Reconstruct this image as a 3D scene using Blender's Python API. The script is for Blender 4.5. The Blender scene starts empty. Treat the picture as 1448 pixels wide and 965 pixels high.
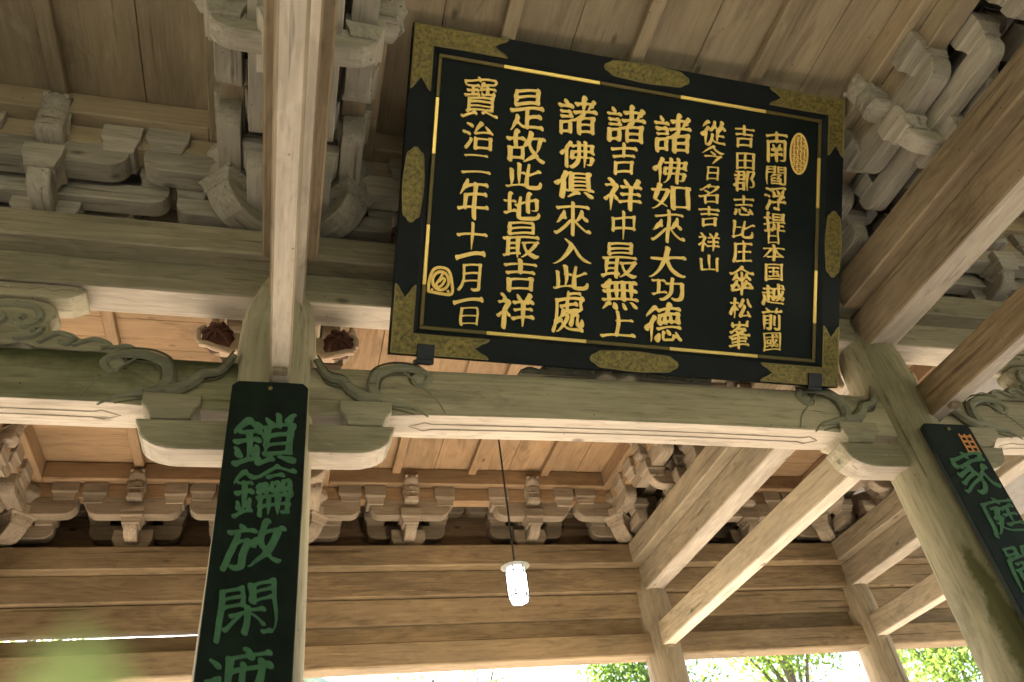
import bpy, bmesh, math, random
import numpy as np
from mathutils import Vector, Matrix

random.seed(7)
RNG = np.random.default_rng(7)
scene = bpy.context.scene
COL = scene.collection
rad = math.radians

# ------------------------------------------------------------------ camera (eye at the world origin, ground 1.6 m below)
GROUND = -1.6
yaw, pitch, roll = rad(19.5456), rad(38.8055), rad(-8.8106)
fwd = Vector((math.sin(yaw) * math.cos(pitch), math.cos(yaw) * math.cos(pitch), math.sin(pitch)))
rgt = Vector((math.cos(yaw), -math.sin(yaw), 0))
up = rgt.cross(fwd)
r2 = math.cos(roll) * rgt + math.sin(roll) * up
u2 = -math.sin(roll) * rgt + math.cos(roll) * up
cd = bpy.data.cameras.new('camera')
cam = bpy.data.objects.new('camera', cd)
COL.objects.link(cam)
cam.matrix_world = Matrix(((r2.x, u2.x, -fwd.x, 0), (r2.y, u2.y, -fwd.y, 0), (r2.z, u2.z, -fwd.z, 0), (0, 0, 0, 1)))
cd.sensor_width = 36
cd.lens = 27.437
cd.clip_start = 0.02
cd.clip_end = 3000
cd.dof.use_dof = True
cd.dof.focus_distance = 6.0
cd.dof.aperture_fstop = 2.2
scene.camera = cam

# ------------------------------------------------------------------ light
SUN_EL, SUN_AZ = 44, -14         # sun stands behind the far side of the gate, a little to the left (degrees from +Y)
world = bpy.data.worlds.new('World')
scene.world = world
world.use_nodes = True
wn = world.node_tree
bg = wn.nodes['Background']
sky = wn.nodes.new('ShaderNodeTexSky')
sky.sky_type = 'NISHITA'
sky.sun_disc = False
sky.sun_elevation = rad(SUN_EL)
sky.sun_rotation = rad(SUN_AZ)
sky.dust_density = 3.0
wn.links.new(sky.outputs[0], bg.inputs[0])
bg.inputs[1].default_value = 0.07
sd = bpy.data.lights.new('sun', 'SUN')
sd.energy = 5.0
sd.angle = rad(0.55)
sd.color = (1.0, 0.93, 0.82)
sun = bpy.data.objects.new('sun', sd)
COL.objects.link(sun)
sdir = Vector((math.sin(rad(SUN_AZ)) * math.cos(rad(SUN_EL)), math.cos(rad(SUN_AZ)) * math.cos(rad(SUN_EL)), math.sin(rad(SUN_EL))))
sun.rotation_euler = (-sdir).to_track_quat('-Z', 'Y').to_euler()
sun.location = (0, 40, 40)
vs = scene.view_settings
vs.view_transform = 'Standard'
vs.look = 'None'
vs.gamma = 1
vs.use_curve_mapping = False
vs.exposure = 3.28
cy = scene.cycles
cy.use_denoising = True
cy.max_bounces = 8
cy.diffuse_bounces = 6
cy.sample_clamp_indirect = 8

# ------------------------------------------------------------------ materials
class NT:
    def __init__(s, name):
        s.m = bpy.data.materials.new(name)
        s.m.use_nodes = True
        s.n = s.m.node_tree.nodes
        s.l = s.m.node_tree.links
        s.b = s.n['Principled BSDF']

    def add(s, t, **kw):
        n = s.n.new('ShaderNode' + t)
        for k, v in kw.items():
            setattr(n, k, v)
        return n

    def link(s, a, b):
        s.l.new(a, b)

    def math(s, op, a, b=None, c=None, clamp=False):
        n = s.add('Math', operation=op, use_clamp=clamp)
        for i, q in enumerate((a, b, c)):
            if q is None:
                continue
            if isinstance(q, (int, float)):
                n.inputs[i].default_value = q
            else:
                s.link(q, n.inputs[i])
        return n.outputs[0]

    def noise(s, vec, scale, detail=4, rough=.55, dist=0):
        n = s.add('TexNoise')
        n.inputs['Scale'].default_value = scale
        n.inputs['Detail'].default_value = detail
        n.inputs['Roughness'].default_value = rough
        n.inputs['Distortion'].default_value = dist
        s.link(vec, n.inputs['Vector'])
        return n.outputs['Fac']

    def mapping(s, vec, sc):
        n = s.add('Mapping')
        n.inputs['Scale'].default_value = sc
        s.link(vec, n.inputs['Vector'])
        return n.outputs[0]

    def mix(s, fac, a, b, blend='MIX'):
        n = s.add('MixRGB', blend_type=blend)
        for i, q in enumerate((fac, a, b)):
            if isinstance(q, (int, float)):
                n.inputs[i].default_value = q
            elif isinstance(q, tuple):
                n.inputs[i].default_value = (*q, 1)
            else:
                s.link(q, n.inputs[i])
        return n.outputs[0]

    def ramp(s, fac, lo, hi):
        n = s.add('MapRange', clamp=True)
        s.link(fac, n.inputs[0])
        n.inputs[1].default_value = lo
        n.inputs[2].default_value = hi
        return n.outputs[0]


def plain(name, col, rough=.5, metal=0, noise_amt=0, noise_scale=20, col2=None, bump=0, spec=.5):
    t = NT(name)
    tc = t.add('TexCoord')
    if noise_amt:
        n = t.noise(tc.outputs['Object'], noise_scale, 5, .65)
        c = t.mix(t.math('MULTIPLY', t.ramp(n, .35, .68), noise_amt), col, col2)
        t.link(c, t.b.inputs['Base Color'])
        if bump:
            bp = t.add('Bump')
            bp.inputs['Strength'].default_value = bump
            bp.inputs['Distance'].default_value = .004
            t.link(n, bp.inputs['Height'])
            t.link(bp.outputs[0], t.b.inputs['Normal'])
    else:
        t.b.inputs['Base Color'].default_value = (*col, 1)
    t.b.inputs['Roughness'].default_value = rough
    t.b.inputs['Metallic'].default_value = metal
    t.b.inputs['Specular IOR Level'].default_value = spec
    return t.m


def wood(name, base, dark, axis, grey=(.30, .28, .22), greyamt=.3, moss=0.0, ring=.26, rough=.72, streak=False, wear=.75):
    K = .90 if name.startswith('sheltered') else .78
    base, dark, grey = (tuple(x * K for x in q) for q in (base, dark, grey))
    t = NT(name)
    tc = t.add('TexCoord')
    oi = t.add('ObjectInfo')
    cx = t.add('CombineXYZ')
    t.link(t.math('MULTIPLY', oi.outputs['Random'], 13.0), cx.inputs[0])
    t.link(t.math('MULTIPLY', oi.outputs['Random'], 29.0), cx.inputs[1])
    t.link(t.math('MULTIPLY', oi.outputs['Random'], 47.0), cx.inputs[2])
    va = t.add('VectorMath', operation='ADD')
    t.link(tc.outputs['Object'], va.inputs[0])
    t.link(cx.outputs[0], va.inputs[1])
    v = va.outputs[0]

    def sc(al, ac):
        return tuple(al if a == axis else ac for a in 'XYZ')
    n1 = t.noise(t.mapping(v, sc(.35, 2.6)), 1.0, 2.5, .5, .25)
    rings = t.math('MULTIPLY_ADD', t.math('SINE', t.math('MULTIPLY', n1, 75.0)), .5, .5)
    rings = t.math('POWER', rings, 2.0)
    fib = t.noise(t.mapping(v, sc(1.6, 55)), 1.0, 3, .6)
    blot = t.noise(v, 1.3, 4, .6)
    blot2 = t.noise(t.mapping(v, sc(.7, 2.2)), 1.0, 3, .6, .4)
    f = t.math('MULTIPLY_ADD', rings, ring, t.math('MULTIPLY', t.ramp(fib, .35, .72), .6))
    c = t.mix(t.math('MULTIPLY', f, .9, clamp=True), base, dark)
    c = t.mix(t.math('MULTIPLY', t.ramp(blot, .38, .66), greyamt), c, grey)
    # each timber has its own tone, with broad stains
    val = t.math('MULTIPLY_ADD', oi.outputs['Random'], .30, .82)
    val = t.math('MULTIPLY', val, t.math('MULTIPLY_ADD', t.ramp(blot2, .3, .7), .45, .75))
    hv = t.add('HueSaturation')
    t.link(val, hv.inputs['Value'])
    t.link(c, hv.inputs['Color'])
    c = hv.outputs[0]
    # drying cracks and dark streaks along the grain
    cr = t.noise(t.mapping(v, sc(.55, 17)), 1.0, 3, .55, .15)
    crk = t.math('MULTIPLY', t.ramp(cr, .655, .69), .8 * wear)
    fl = t.noise(t.mapping(v, sc(5.0, 34)), 1.0, 2, .5)
    c = t.mix(t.math('MULTIPLY', t.ramp(fl, .56, .66), .38 * wear), c, tuple(x * .6 for x in dark))
    fl2 = t.noise(t.mapping(v, sc(3.0, 26)), 1.0, 2, .5)
    c = t.mix(t.math('MULTIPLY', t.ramp(fl2, .58, .68), .3 * wear), c, tuple(min(.75, x * 1.4) for x in base))
    c = t.mix(crk, c, tuple(x * .25 for x in dark))
    # pale and dark water stains, small worm and nail holes
    st = t.noise(t.mapping(v, sc(.9, 3.2)), 1.0, 6, .7, .8)
    c = t.mix(t.math('MULTIPLY', t.ramp(st, .56, .64), .38), c, tuple(x * .55 for x in dark))
    c = t.mix(t.math('MULTIPLY', t.math('SUBTRACT', 1.0, t.ramp(st, .33, .42)), .30), c, tuple(min(.7, x * 1.35) for x in base))
    v2 = t.add('TexVoronoi')
    v2.inputs['Scale'].default_value = 7.0
    t.link(v, v2.inputs['Vector'])
    c = t.mix(t.math('MULTIPLY', t.math('SUBTRACT', 1.0, t.ramp(v2.outputs['Distance'], .03, .055)), .8), c, tuple(x * .3 for x in dark))
    # knots
    vo = t.add('TexVoronoi')
    vo.inputs['Scale'].default_value = 1.0
    vo.inputs['Randomness'].default_value = 1.0
    t.link(t.mapping(v, sc(1.3, 2.6)), vo.inputs['Vector'])
    kn = t.math('SUBTRACT', 1.0, t.ramp(vo.outputs['Distance'], .035, .085))
    c = t.mix(t.math('MULTIPLY', kn, .75), c, tuple(x * .35 for x in dark))
    if moss > 0:
        sp = t.add('SeparateXYZ')
        t.link(tc.outputs['Generated'], sp.inputs[0])
        mm = t.ramp(t.math('ADD', sp.outputs[2], t.math('MULTIPLY', t.math('SUBTRACT', t.noise(v, 3.0, 5, .65), .5), 1.1)), .42, .80)
        c = t.mix(t.math('MULTIPLY', mm, moss), c, (.035, .04, .010))
        m2 = t.ramp(t.noise(v, 2.2, 5, .6), .52, .75)
        c = t.mix(t.math('MULTIPLY', m2, moss * .55), c, (.075, .085, .025))
    if streak:                     # a tongue of moss where rain runs down the outer side of the shaft
        sp = t.add('SeparateXYZ')
        t.link(tc.outputs['Object'], sp.inputs[0])
        dz = t.math('SUBTRACT', 2.08, sp.outputs[2])
        nz = t.math('MULTIPLY', t.math('SUBTRACT', t.noise(tc.outputs['Object'], 9.0, 5, .65), .5), .09)
        wd = t.math('MULTIPLY_ADD', dz, .075, t.math('ADD', .018, nz))
        off = t.math('ABSOLUTE', t.math('SUBTRACT', sp.outputs[0], t.math('MULTIPLY_ADD', dz, .05, -.21)))
        mk = t.math('MULTIPLY', t.ramp(t.math('SUBTRACT', wd, off), -.006, .02), t.ramp(dz, 0, .12))
        mk = t.math('MULTIPLY', mk, t.math('LESS_THAN', sp.outputs[1], .05))
        c = t.mix(t.math('MULTIPLY', mk, .85), c, (.05, .048, .010))
    t.link(c, t.b.inputs['Base Color'])
    t.b.inputs['Roughness'].default_value = rough
    t.b.inputs['Specular IOR Level'].default_value = .25
    bp = t.add('Bump')
    bp.inputs['Strength'].default_value = .35
    bp.inputs['Distance'].default_value = .006
    h = t.math('ADD', t.math('MULTIPLY', fib, .7), t.math('SUBTRACT', t.math('MULTIPLY', rings, .3), t.math('MULTIPLY', crk, 1.5)))
    t.link(h, bp.inputs['Height'])
    t.link(bp.outputs[0], t.b.inputs['Normal'])
    return t.m


OLD = {a: wood('weathered_wood_' + a, (.44, .375, .25), (.24, .20, .125), a, (.355, .32, .215), .5) for a in 'XYZ'}
OLDM = {a: wood('mossy_wood_' + a, (.31, .28, .165), (.16, .14, .075), a, (.23, .23, .135), .5, moss=.9) for a in 'XYZ'}
STREAK = wood('rain_streaked_wood', (.33, .285, .175), (.17, .145, .08), 'Z', (.255, .24, .15), .5, streak=True)
TAN = {a: wood('tan_wood_' + a, (.345, .272, .175), (.175, .13, .072), a, (.28, .235, .165), .4) for a in 'XYZ'}
WARM = {a: wood('warm_wood_' + a, (.32, .222, .118), (.14, .09, .042), a, (.245, .18, .108), .4) for a in 'XYZ'}
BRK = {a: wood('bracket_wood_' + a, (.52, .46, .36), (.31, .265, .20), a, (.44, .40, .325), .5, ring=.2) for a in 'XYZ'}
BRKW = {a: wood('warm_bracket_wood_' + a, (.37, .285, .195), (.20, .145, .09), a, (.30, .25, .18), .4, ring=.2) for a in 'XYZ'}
BACKB = wood('dark_backing_wood', (.24, .155, .09), (.12, .07, .035), 'X', (.18, .13, .085), .3)
TANF = {a: wood('brown_wood_' + a, (.31, .228, .135), (.15, .102, .053), a, (.24, .19, .12), .4) for a in 'XYZ'}
CARVE = wood('carved_grey_wood', (.31, .29, .20), (.18, .165, .105), 'X', (.25, .245, .17), .5)
GROOVE = plain('groove_shade', (.11, .10, .06), .9, 0, .6, 20, (.07, .065, .04), spec=.1)  # groove shadow beside the carved ridges, put into the colour
PALE = {a: wood('sheltered_lit_wood_' + a, (.50, .42, .325), (.32, .25, .18), a, (.45, .385, .305), .35, ring=.22) for a in 'XYZ'}  # underside tone lightened to carry light bounced off the ground
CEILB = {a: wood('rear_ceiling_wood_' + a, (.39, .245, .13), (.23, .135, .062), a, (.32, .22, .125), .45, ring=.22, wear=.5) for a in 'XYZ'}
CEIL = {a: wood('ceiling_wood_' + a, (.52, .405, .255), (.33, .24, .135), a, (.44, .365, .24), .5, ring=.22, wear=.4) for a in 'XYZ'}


LACQ = plain('black_lacquer', (.006, .008, .009), .6, 0, .7, 6, (.010, .014, .014), spec=.15)
PANELM = plain('dark_panel', (.004, .0075, .007), .6, 0, .7, 4, (.008, .013, .012), spec=.15)
PLAQ = plain('plaque_black', (.005, .008, .0065), .6, 0, .8, 5, (.011, .019, .014), spec=.12)
GOLD = plain('gold_leaf', (.98, .70, .20), .42, .12, .6, 16, (.84, .52, .12), .1)
GOLDB = plain('bright_gold_strip', (.86, .62, .18), .35, .6, .3, 12, (.75, .5, .13))
GOLDD = plain('dull_reflection_gold', (.13, .095, .025), .5, .4, .5, 20, (.09, .07, .02))  # dull stretches of the moulding's reflection, set as colour
FITM = plain('stippled_brass', (.26, .195, .045), .5, .35, .95, 38, (.05, .042, .012), .8)
FITL = plain('brass_rim', (.21, .17, .055), .5, .3, .3, 30, (.15, .12, .04))
GREEN = plain('green_paint', (.065, .150, .08), .75, 0, .85, 9, (.04, .098, .052), spec=.2)
ORANGE = plain('orange_seal_paint', (.55, .22, .06), .7, 0, .5, 40, (.40, .14, .04))
IRON = plain('black_iron', (.012, .014, .017), .5, .3, .5, 25, (.02, .022, .024))
CORD = plain('black_cord', (.02, .018, .016), .7)
DARKW = plain('dark_carved_wood', (.085, .032, .020), .75, 0, .7, 12, (.045, .018, .012), .2, spec=.2)
PALEW = plain('pale_carved_wood', (.42, .30, .20), .75, 0, .7, 14, (.30, .20, .13), .2, spec=.2)
GRAV = plain('gravel', (.50, .46, .39), .9, 0, .8, 30, (.33, .30, .25), .5, spec=.2)
PAVE = plain('paving_stone', (.50, .46, .41), .85, 0, .7, 5, (.38, .35, .31), .3, spec=.2)
ROOFM = plain('roof_shingle', (.16, .14, .12), .85, 0, .7, 6, (.10, .09, .08), .3)
BARK = plain('bark', (.17, .14, .10), .9, 0, .7, 14, (.10, .08, .055), .6)
COPPER = plain('green_copper_roof', (.30, .40, .33), .7, 0, .6, 3, (.22, .31, .25))
PLASTER = plain('cream_plaster', (.72, .70, .62), .9, 0, .4, 3, (.62, .60, .53))


def leafmat(name, c1, c2):
    t = NT(name)
    oi = t.add('NewGeometry')
    c = t.mix(oi.outputs['Random Per Island'], c1, c2)
    t.link(c, t.b.inputs['Base Color'])
    t.b.inputs['Roughness'].default_value = .5
    tr = t.add('BsdfTranslucent')
    t.link(t.mix(.55, c, (.26, .40, .06)), tr.inputs[0])
    ms = t.add('MixShader')
    ms.inputs[0].default_value = .6
    t.link(t.b.outputs[0], ms.inputs[1])
    t.link(tr.outputs[0], ms.inputs[2])
    out = t.n['Material Output']
    t.link(ms.outputs[0], out.inputs[0])
    return t.m


LEAF1 = leafmat('maple_leaf', (.10, .17, .035), (.20, .28, .06))
LEAF2 = leafmat('evergreen_leaf', (.04, .09, .025), (.09, .16, .04))
LEAF3 = leafmat('near_leaf', (.70, .80, .36), (.76, .84, .42))

# ------------------------------------------------------------------ mesh helpers


class MB:
    def __init__(s):
        s.v, s.f = [], []

    def add(s, vs_, fs):
        o = len(s.v)
        s.v += [tuple(q) for q in vs_]
        s.f += [tuple(i + o for i in f) for f in fs]
        return s

    def box(s, x0, x1, y0, y1, z0, z1):
        return s.add([(x0, y0, z0), (x1, y0, z0), (x1, y1, z0), (x0, y1, z0), (x0, y0, z1), (x1, y0, z1), (x1, y1, z1), (x0, y1, z1)],
                     [(0, 3, 2, 1), (4, 5, 6, 7), (0, 1, 5, 4), (1, 2, 6, 5), (2, 3, 7, 6), (3, 0, 4, 7)])

    def hexa(s, b, t):      # bottom quad, top quad (ccw from above)
        return s.add(list(b) + list(t), [(0, 3, 2, 1), (4, 5, 6, 7), (0, 1, 5, 4), (1, 2, 6, 5), (2, 3, 7, 6), (3, 0, 4, 7)])

    def prism(s, prof, axis, a0, a1):
        """prof: ccw polygon of (p,q); axis 'Y': (x,z), 'X': (y,z), 'Z': (x,y)"""
        def P(p, q, a):
            return {'Y': (p, a, q), 'X': (a, p, q), 'Z': (p, q, a)}[axis]
        n = len(prof)
        vs_ = [P(p, q, a0) for p, q in prof] + [P(p, q, a1) for p, q in prof]
        fs = [tuple(range(n)), tuple(range(2 * n - 1, n - 1, -1))]
        fs += [(i, i + n, (i + 1) % n + n, (i + 1) % n) for i in range(n)]
        return s.add(vs_, fs)

    def tube(s, path, radii, seg=8, flat=None):
        """swept tube; flat=(axis vector, factor) squashes the section along that axis"""
        path = [Vector(q) for q in path]
        n = len(path)
        rings = []
        for i, q in enumerate(path):
            d = (path[min(i + 1, n - 1)] - path[max(i - 1, 0)]).normalized()
            ref = Vector(flat[0]) if flat else (Vector((0, 0, 1)) if abs(d.z) < .9 else Vector((1, 0, 0)))
            a = d.cross(ref).normalized()
            b = a.cross(d).normalized()
            fb = flat[1] if flat else 1
            rr = radii[i] if hasattr(radii, '__len__') else radii
            rings.append([q + a * math.cos(2 * math.pi * k / seg) * rr + b * math.sin(2 * math.pi * k / seg) * rr * fb for k in range(seg)])
        vs_ = [q for r in rings for q in r]
        fs = [(i * seg + k, i * seg + (k + 1) % seg, (i + 1) * seg + (k + 1) % seg, (i + 1) * seg + k) for i in range(n - 1) for k in range(seg)]
        fs += [tuple(range(seg - 1, -1, -1)), tuple((n - 1) * seg + k for k in range(seg))]
        return s.add(vs_, fs)

    def lathe(s, prof, seg=32, cx=0, cy=0):
        n = len(prof)
        vs_ = [(cx + r * math.cos(2 * math.pi * k / seg), cy + r * math.sin(2 * math.pi * k / seg), z) for r, z in prof for k in range(seg)]
        fs = [(i * seg + k, i * seg + (k + 1) % seg, (i + 1) * seg + (k + 1) % seg, (i + 1) * seg + k) for i in range(n - 1) for k in range(seg)]
        fs += [tuple(range(seg - 1, -1, -1)), tuple((n - 1) * seg + k for k in range(seg))]
        return s.add(vs_, fs)

    def mesh(s, name, mat, bevel=0, smooth=False, seg=1):
        me = bpy.data.meshes.new(name)
        me.from_pydata(s.v, [], s.f)
        bm = bmesh.new()
        bm.from_mesh(me)
        bmesh.ops.recalc_face_normals(bm, faces=bm.faces)
        if bevel:
            ed = [e for e in bm.edges if len(e.link_faces) == 2 and e.calc_face_angle(0) > .5]
            try:
                bmesh.ops.bevel(bm, geom=ed, offset=bevel, segments=seg, profile=.5, affect='EDGES', clamp_overlap=True)
            except Exception:
                pass
        bm.to_mesh(me)
        bm.free()
        me.materials.append(mat)
        if smooth:
            for p in me.polygons:
                p.use_smooth = True
            try:
                me.set_sharp_from_angle(angle=rad(40))
            except Exception:
                pass
        return me


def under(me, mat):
    """sheltered underside: paler wood, its own slot, with ground-bounce light painted in"""
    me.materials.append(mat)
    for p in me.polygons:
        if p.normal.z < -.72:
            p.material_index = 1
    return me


def obj(name, me, parent=None, loc=(0, 0, 0), rotz=0):
    o = bpy.data.objects.new(name, me)
    COL.objects.link(o)
    o.location = loc
    if rotz:
        o.rotation_euler = (0, 0, rotz)
    if parent:
        o.parent = parent
    return o


def tag(o, label, cat, group=None):
    o['label'] = label
    o['category'] = cat
    o['kind'] = 'thing'
    if group:
        o['group'] = group
    return o


def struct(o):
    o['kind'] = 'structure'
    return o


def thing(name, label, cat, loc=(0, 0, 0), group=None, rotz=0):
    return tag(obj(name, None, None, loc, rotz), label, cat, group)


def copy_tree(o, parent=None):
    c = o.copy()
    COL.objects.link(c)
    c.parent = parent
    for ch in o.children:
        d = copy_tree(ch, c)
        if o.name.startswith('bracket_set') and d.name.startswith(('small_block', 'carved_nose', 'cross_arm')):     # hand-fitted: never quite alike
            d.location = d.location + Vector((random.uniform(-.006, .006), random.uniform(-.006, .006), random.uniform(-.004, .004)))
            k = random.uniform(.97, 1.04)
            d.scale = (k, random.uniform(.97, 1.04), 1)
    return c


def spline(pts, n=6):
    """Catmull-Rom through 2D/3D points"""
    P = [Vector(q) for q in pts]
    P = [2 * P[0] - P[1]] + P + [2 * P[-1] - P[-2]]
    out = []
    for i in range(1, len(P) - 2):
        for k in range(n):
            t = k / n
            a, b, c, d = P[i - 1], P[i], P[i + 1], P[i + 2]
            out.append(.5 * ((2 * b) + (c - a) * t + (2 * a - 5 * b + 4 * c - d) * t * t + (3 * b - a - 3 * c + d) * t ** 3))
    out.append(P[-2])
    return out


# ------------------------------------------------------------------ layout of the gate
XL, XR, XL2, XR2, XL3, XR3 = -.154, 4.931, -3.491, 8.268, -6.828, 11.605
YA, YB, Y0 = 4.5, 9.817, -.817
XM, XMR = (XL + XL2) / 2, (XR + XR2) / 2
BAYS = [(XL2, XL, 'left'), (XL, XR, 'centre'), (XR, XR2, 'right')]
PT = 4.51            # top of the wall plates: bracket sets stand here
RIN = .62            # ceiling frames stand this far inside the pillar lines

# ------------------------------------------------------------------ ground, paving
g = MB()
g.add([(-400, -400, GROUND - .004), (400, -400, GROUND - .004), (400, 400, GROUND - .004), (-400, 400, GROUND - .004)], [(0, 1, 2, 3)])
struct(obj('ground', g.mesh('ground', GRAV)))
g = MB()
for i in range(16):
    for j in range(11):
        x0, y0 = -9 + i * 1.2, -3 + j * 1.45
        h = random.uniform(0, .006)
        g.box(x0 + .006, x0 + 1.194, y0 + .006, y0 + 1.444, GROUND - .02, GROUND + .05 + h)
struct(obj('paving', g.mesh('paving', PAVE, .01)))

# ------------------------------------------------------------------ roof over the gate (its underside shades the place)
t = thing('gate_roof', 'broad shingled gate roof above the timber ceilings', 'roof', (0, 0, 0))
rp = [(-5.2, 5.35), (-1.2, 5.95), (2, 6.3), (4.5, 6.5), (7, 6.3), (10.2, 5.95), (13.2, 5.35)]
prof = rp + [(y, z + .22) for y, z in reversed(rp)]
me = MB().prism(prof, 'X', -12.5, 15.5).mesh('roof_deck', ROOFM)
obj('roof_deck', me, t)

# ------------------------------------------------------------------ pillars


def pillar(x, y, label, mat, r=.265, lean=None, groove=False):
    prof = [(r * 1.09, GROUND + .05), (r * 1.09, .2), (r * 1.06, 1.6), (r * 1.0, 3.0), (r * 1.0, 3.55), (r * .985, 3.72), (r * .95, 3.85), (r * .88, 3.97), (r * .78, 4.08), (r * .68, 4.16), (r * .62, 4.21)]
    t = thing('pillar', label, 'pillar', (x, y, 0), 'round pillars of the gate')
    me = MB().lathe(prof, 48).mesh('shaft', mat, 0, True)
    obj('shaft', me, t)
    b = MB().lathe([(r * 1.5, GROUND + .02), (r * 1.55, GROUND + .10), (r * 1.35, GROUND + .2), (r * 1.1, GROUND + .22)], 32).mesh('base_stone', PAVE, 0, True)
    obj('base_stone', b, t)
    return t


pillar(XL, YA, 'thick round pillar behind the full-length black plaque', OLD['Z'])
pillar(XR, YA, 'thick round pillar with a mossy streak, right of the gold-lettered board', STREAK)
pillar(XL, YB, 'round pillar of the back row hidden behind the long left plaque', TAN['Z'], .25)
pillar(XR, YB, 'round pillar of the back row holding the longest low beam beside the leaves', TAN['Z'], .25)
pillar(XR2, YB, 'round pillar of the back row between the leaves and the mossy pillar', TAN['Z'], .25)
pillar(XL2, YB, 'round pillar of the back row at the far left corner', TAN['Z'], .25)
pillar(XL2, YA, 'round pillar of the middle row outside the left edge', OLD['Z'])
pillar(XR2, YA, 'round pillar of the middle row outside the right edge', OLD['Z'])

# ------------------------------------------------------------------ tie beams with a wide plate on top


def tie(x0, y0, x1, y1, zb, zp, label, mat, wt=.14, wp=.30, pale=True):
    """beam between two pillar axes, zb underside, zp underside of the plate"""
    ax = 'X' if y0 == y1 else 'Y'
    L = abs(x1 - x0) + abs(y1 - y0)
    mx, my = (x0 + x1) / 2, (y0 + y1) / 2
    t = thing('tie_beam', label, 'beam', (mx, my, zb), 'tie beams under the brackets')
    cut = .302 if ax == 'Y' else 0.0
    h = L / 2 - .01

    def B(w, a, z0, z1):
        m = MB()
        if ax == 'X':
            return m.box(-a, a, -w, w, z0, z1)
        return m.box(-w, w, -a, a, z0, z1)
    me = B(wt, h, 0, zp - zb - .001).mesh('beam', mat[ax], .012)
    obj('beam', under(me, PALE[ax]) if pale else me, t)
    obj('plate', B(wp, h + .012 - cut, zp - zb, PT - zb).mesh('plate', mat[ax], .014), t)
    return t


ZTA, ZT, ZPA, ZP = 3.98, 3.885, 4.255, 4.22
for x0, x1, nm in BAYS:
    tie(x0, YA, x1, YA, ZTA, ZPA, {'left': 'mossy grey-green tie beam and plate of the middle row, left of the near pillar',
                                  'centre': 'grey-green tie beam half hidden behind the gold-lettered board',
                                  'right': 'tie beam of the middle row crossing behind the beams right of the mossy pillar'}[nm], OLD)
    tie(x0, YB, x1, YB, ZT, ZP, {'left': 'brown tie beam of the back wall, left of the long plaque',
                                'centre': 'brown tie beam of the back wall behind the hanging lantern',
                                'right': 'brown tie beam of the back wall at the far right, above the leaves'}[nm], WARM, pale=False)
for x0, x1, nm in ((XL3, XL2, 'tie beam of the back row in the end bay on the left'), (XR2, XR3, 'tie beam of the back row in the end bay behind the mossy pillar')):
    tie(x0, YB, x1, YB, ZT, ZP, nm, WARM, pale=False)
for x, nm in ((XL, 'pale broad beam running overhead towards the viewer above the long left plaque'), (XR, 'broad tan beam running overhead from the mossy pillar top to the right edge'),
              (XL2, 'broad beam running overhead outside the left edge'), (XR2, 'broad beam running overhead outside the right edge')):
    tie(*((x + .04, Y0, x + .04, YA, ZT, ZP, nm, TANF, .12, .195) if x == XL else (x, Y0, x, YA, ZT, ZP, nm, TANF)))
for x, nm in ((XL, 'broad beam running back from the near left pillar, hidden by the long plaque'), (XR, 'broad beam running back from the mossy pillar, its pale underside ending at the back pillar'),
              (XL2, 'broad beam running back at the far left edge'), (XR2, 'short-looking broad beam running back at the far right to the last back pillar')):
    tie(x, YA, x, YB, ZT, ZP, nm, TAN)

# low penetrating beams front to back
Z2 = 3.117


def low_beam(x, y0, y1, label, mat=None, w=.095, h=.30, peg=True):
    t = thing('low_beam', label, 'beam', (x, (y0 + y1) / 2, Z2), 'low beams running front to back')
    L = (y1 - y0) / 2
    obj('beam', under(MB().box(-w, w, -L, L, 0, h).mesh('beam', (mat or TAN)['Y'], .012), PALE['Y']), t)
    if peg:
        m = MB().box(-.045, .045, L - .36, L - .30, -.035, -.001)
        obj('peg', m.mesh('peg', (mat or TAN)['Y'], .006), t)
    return t


for x, a, b in ((XL, 'pale squared beam running straight overhead to the top of the long left plaque', 'low squared beam running back behind the long left plaque'),
                (XR, 'reddish squared beam running from the mossy pillar to the right edge', 'long pale squared beam slanting from under the name board down to the back pillar'),
                (XL2, 'squared beam running overhead outside the left edge', 'low squared beam running back outside the left edge'),
                (XR2, 'squared beam running overhead outside the right edge', 'short-looking pale squared beam reaching the last back pillar behind the mossy pillar')):
    low_beam(x + (.04 if x == XL else .15 if x == XR else 0), Y0, YA - .1, a, WARM if x == XR else None, .064 if x == XL else .08)
    low_beam(x, YA + .1, YB + .1, b)

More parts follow.
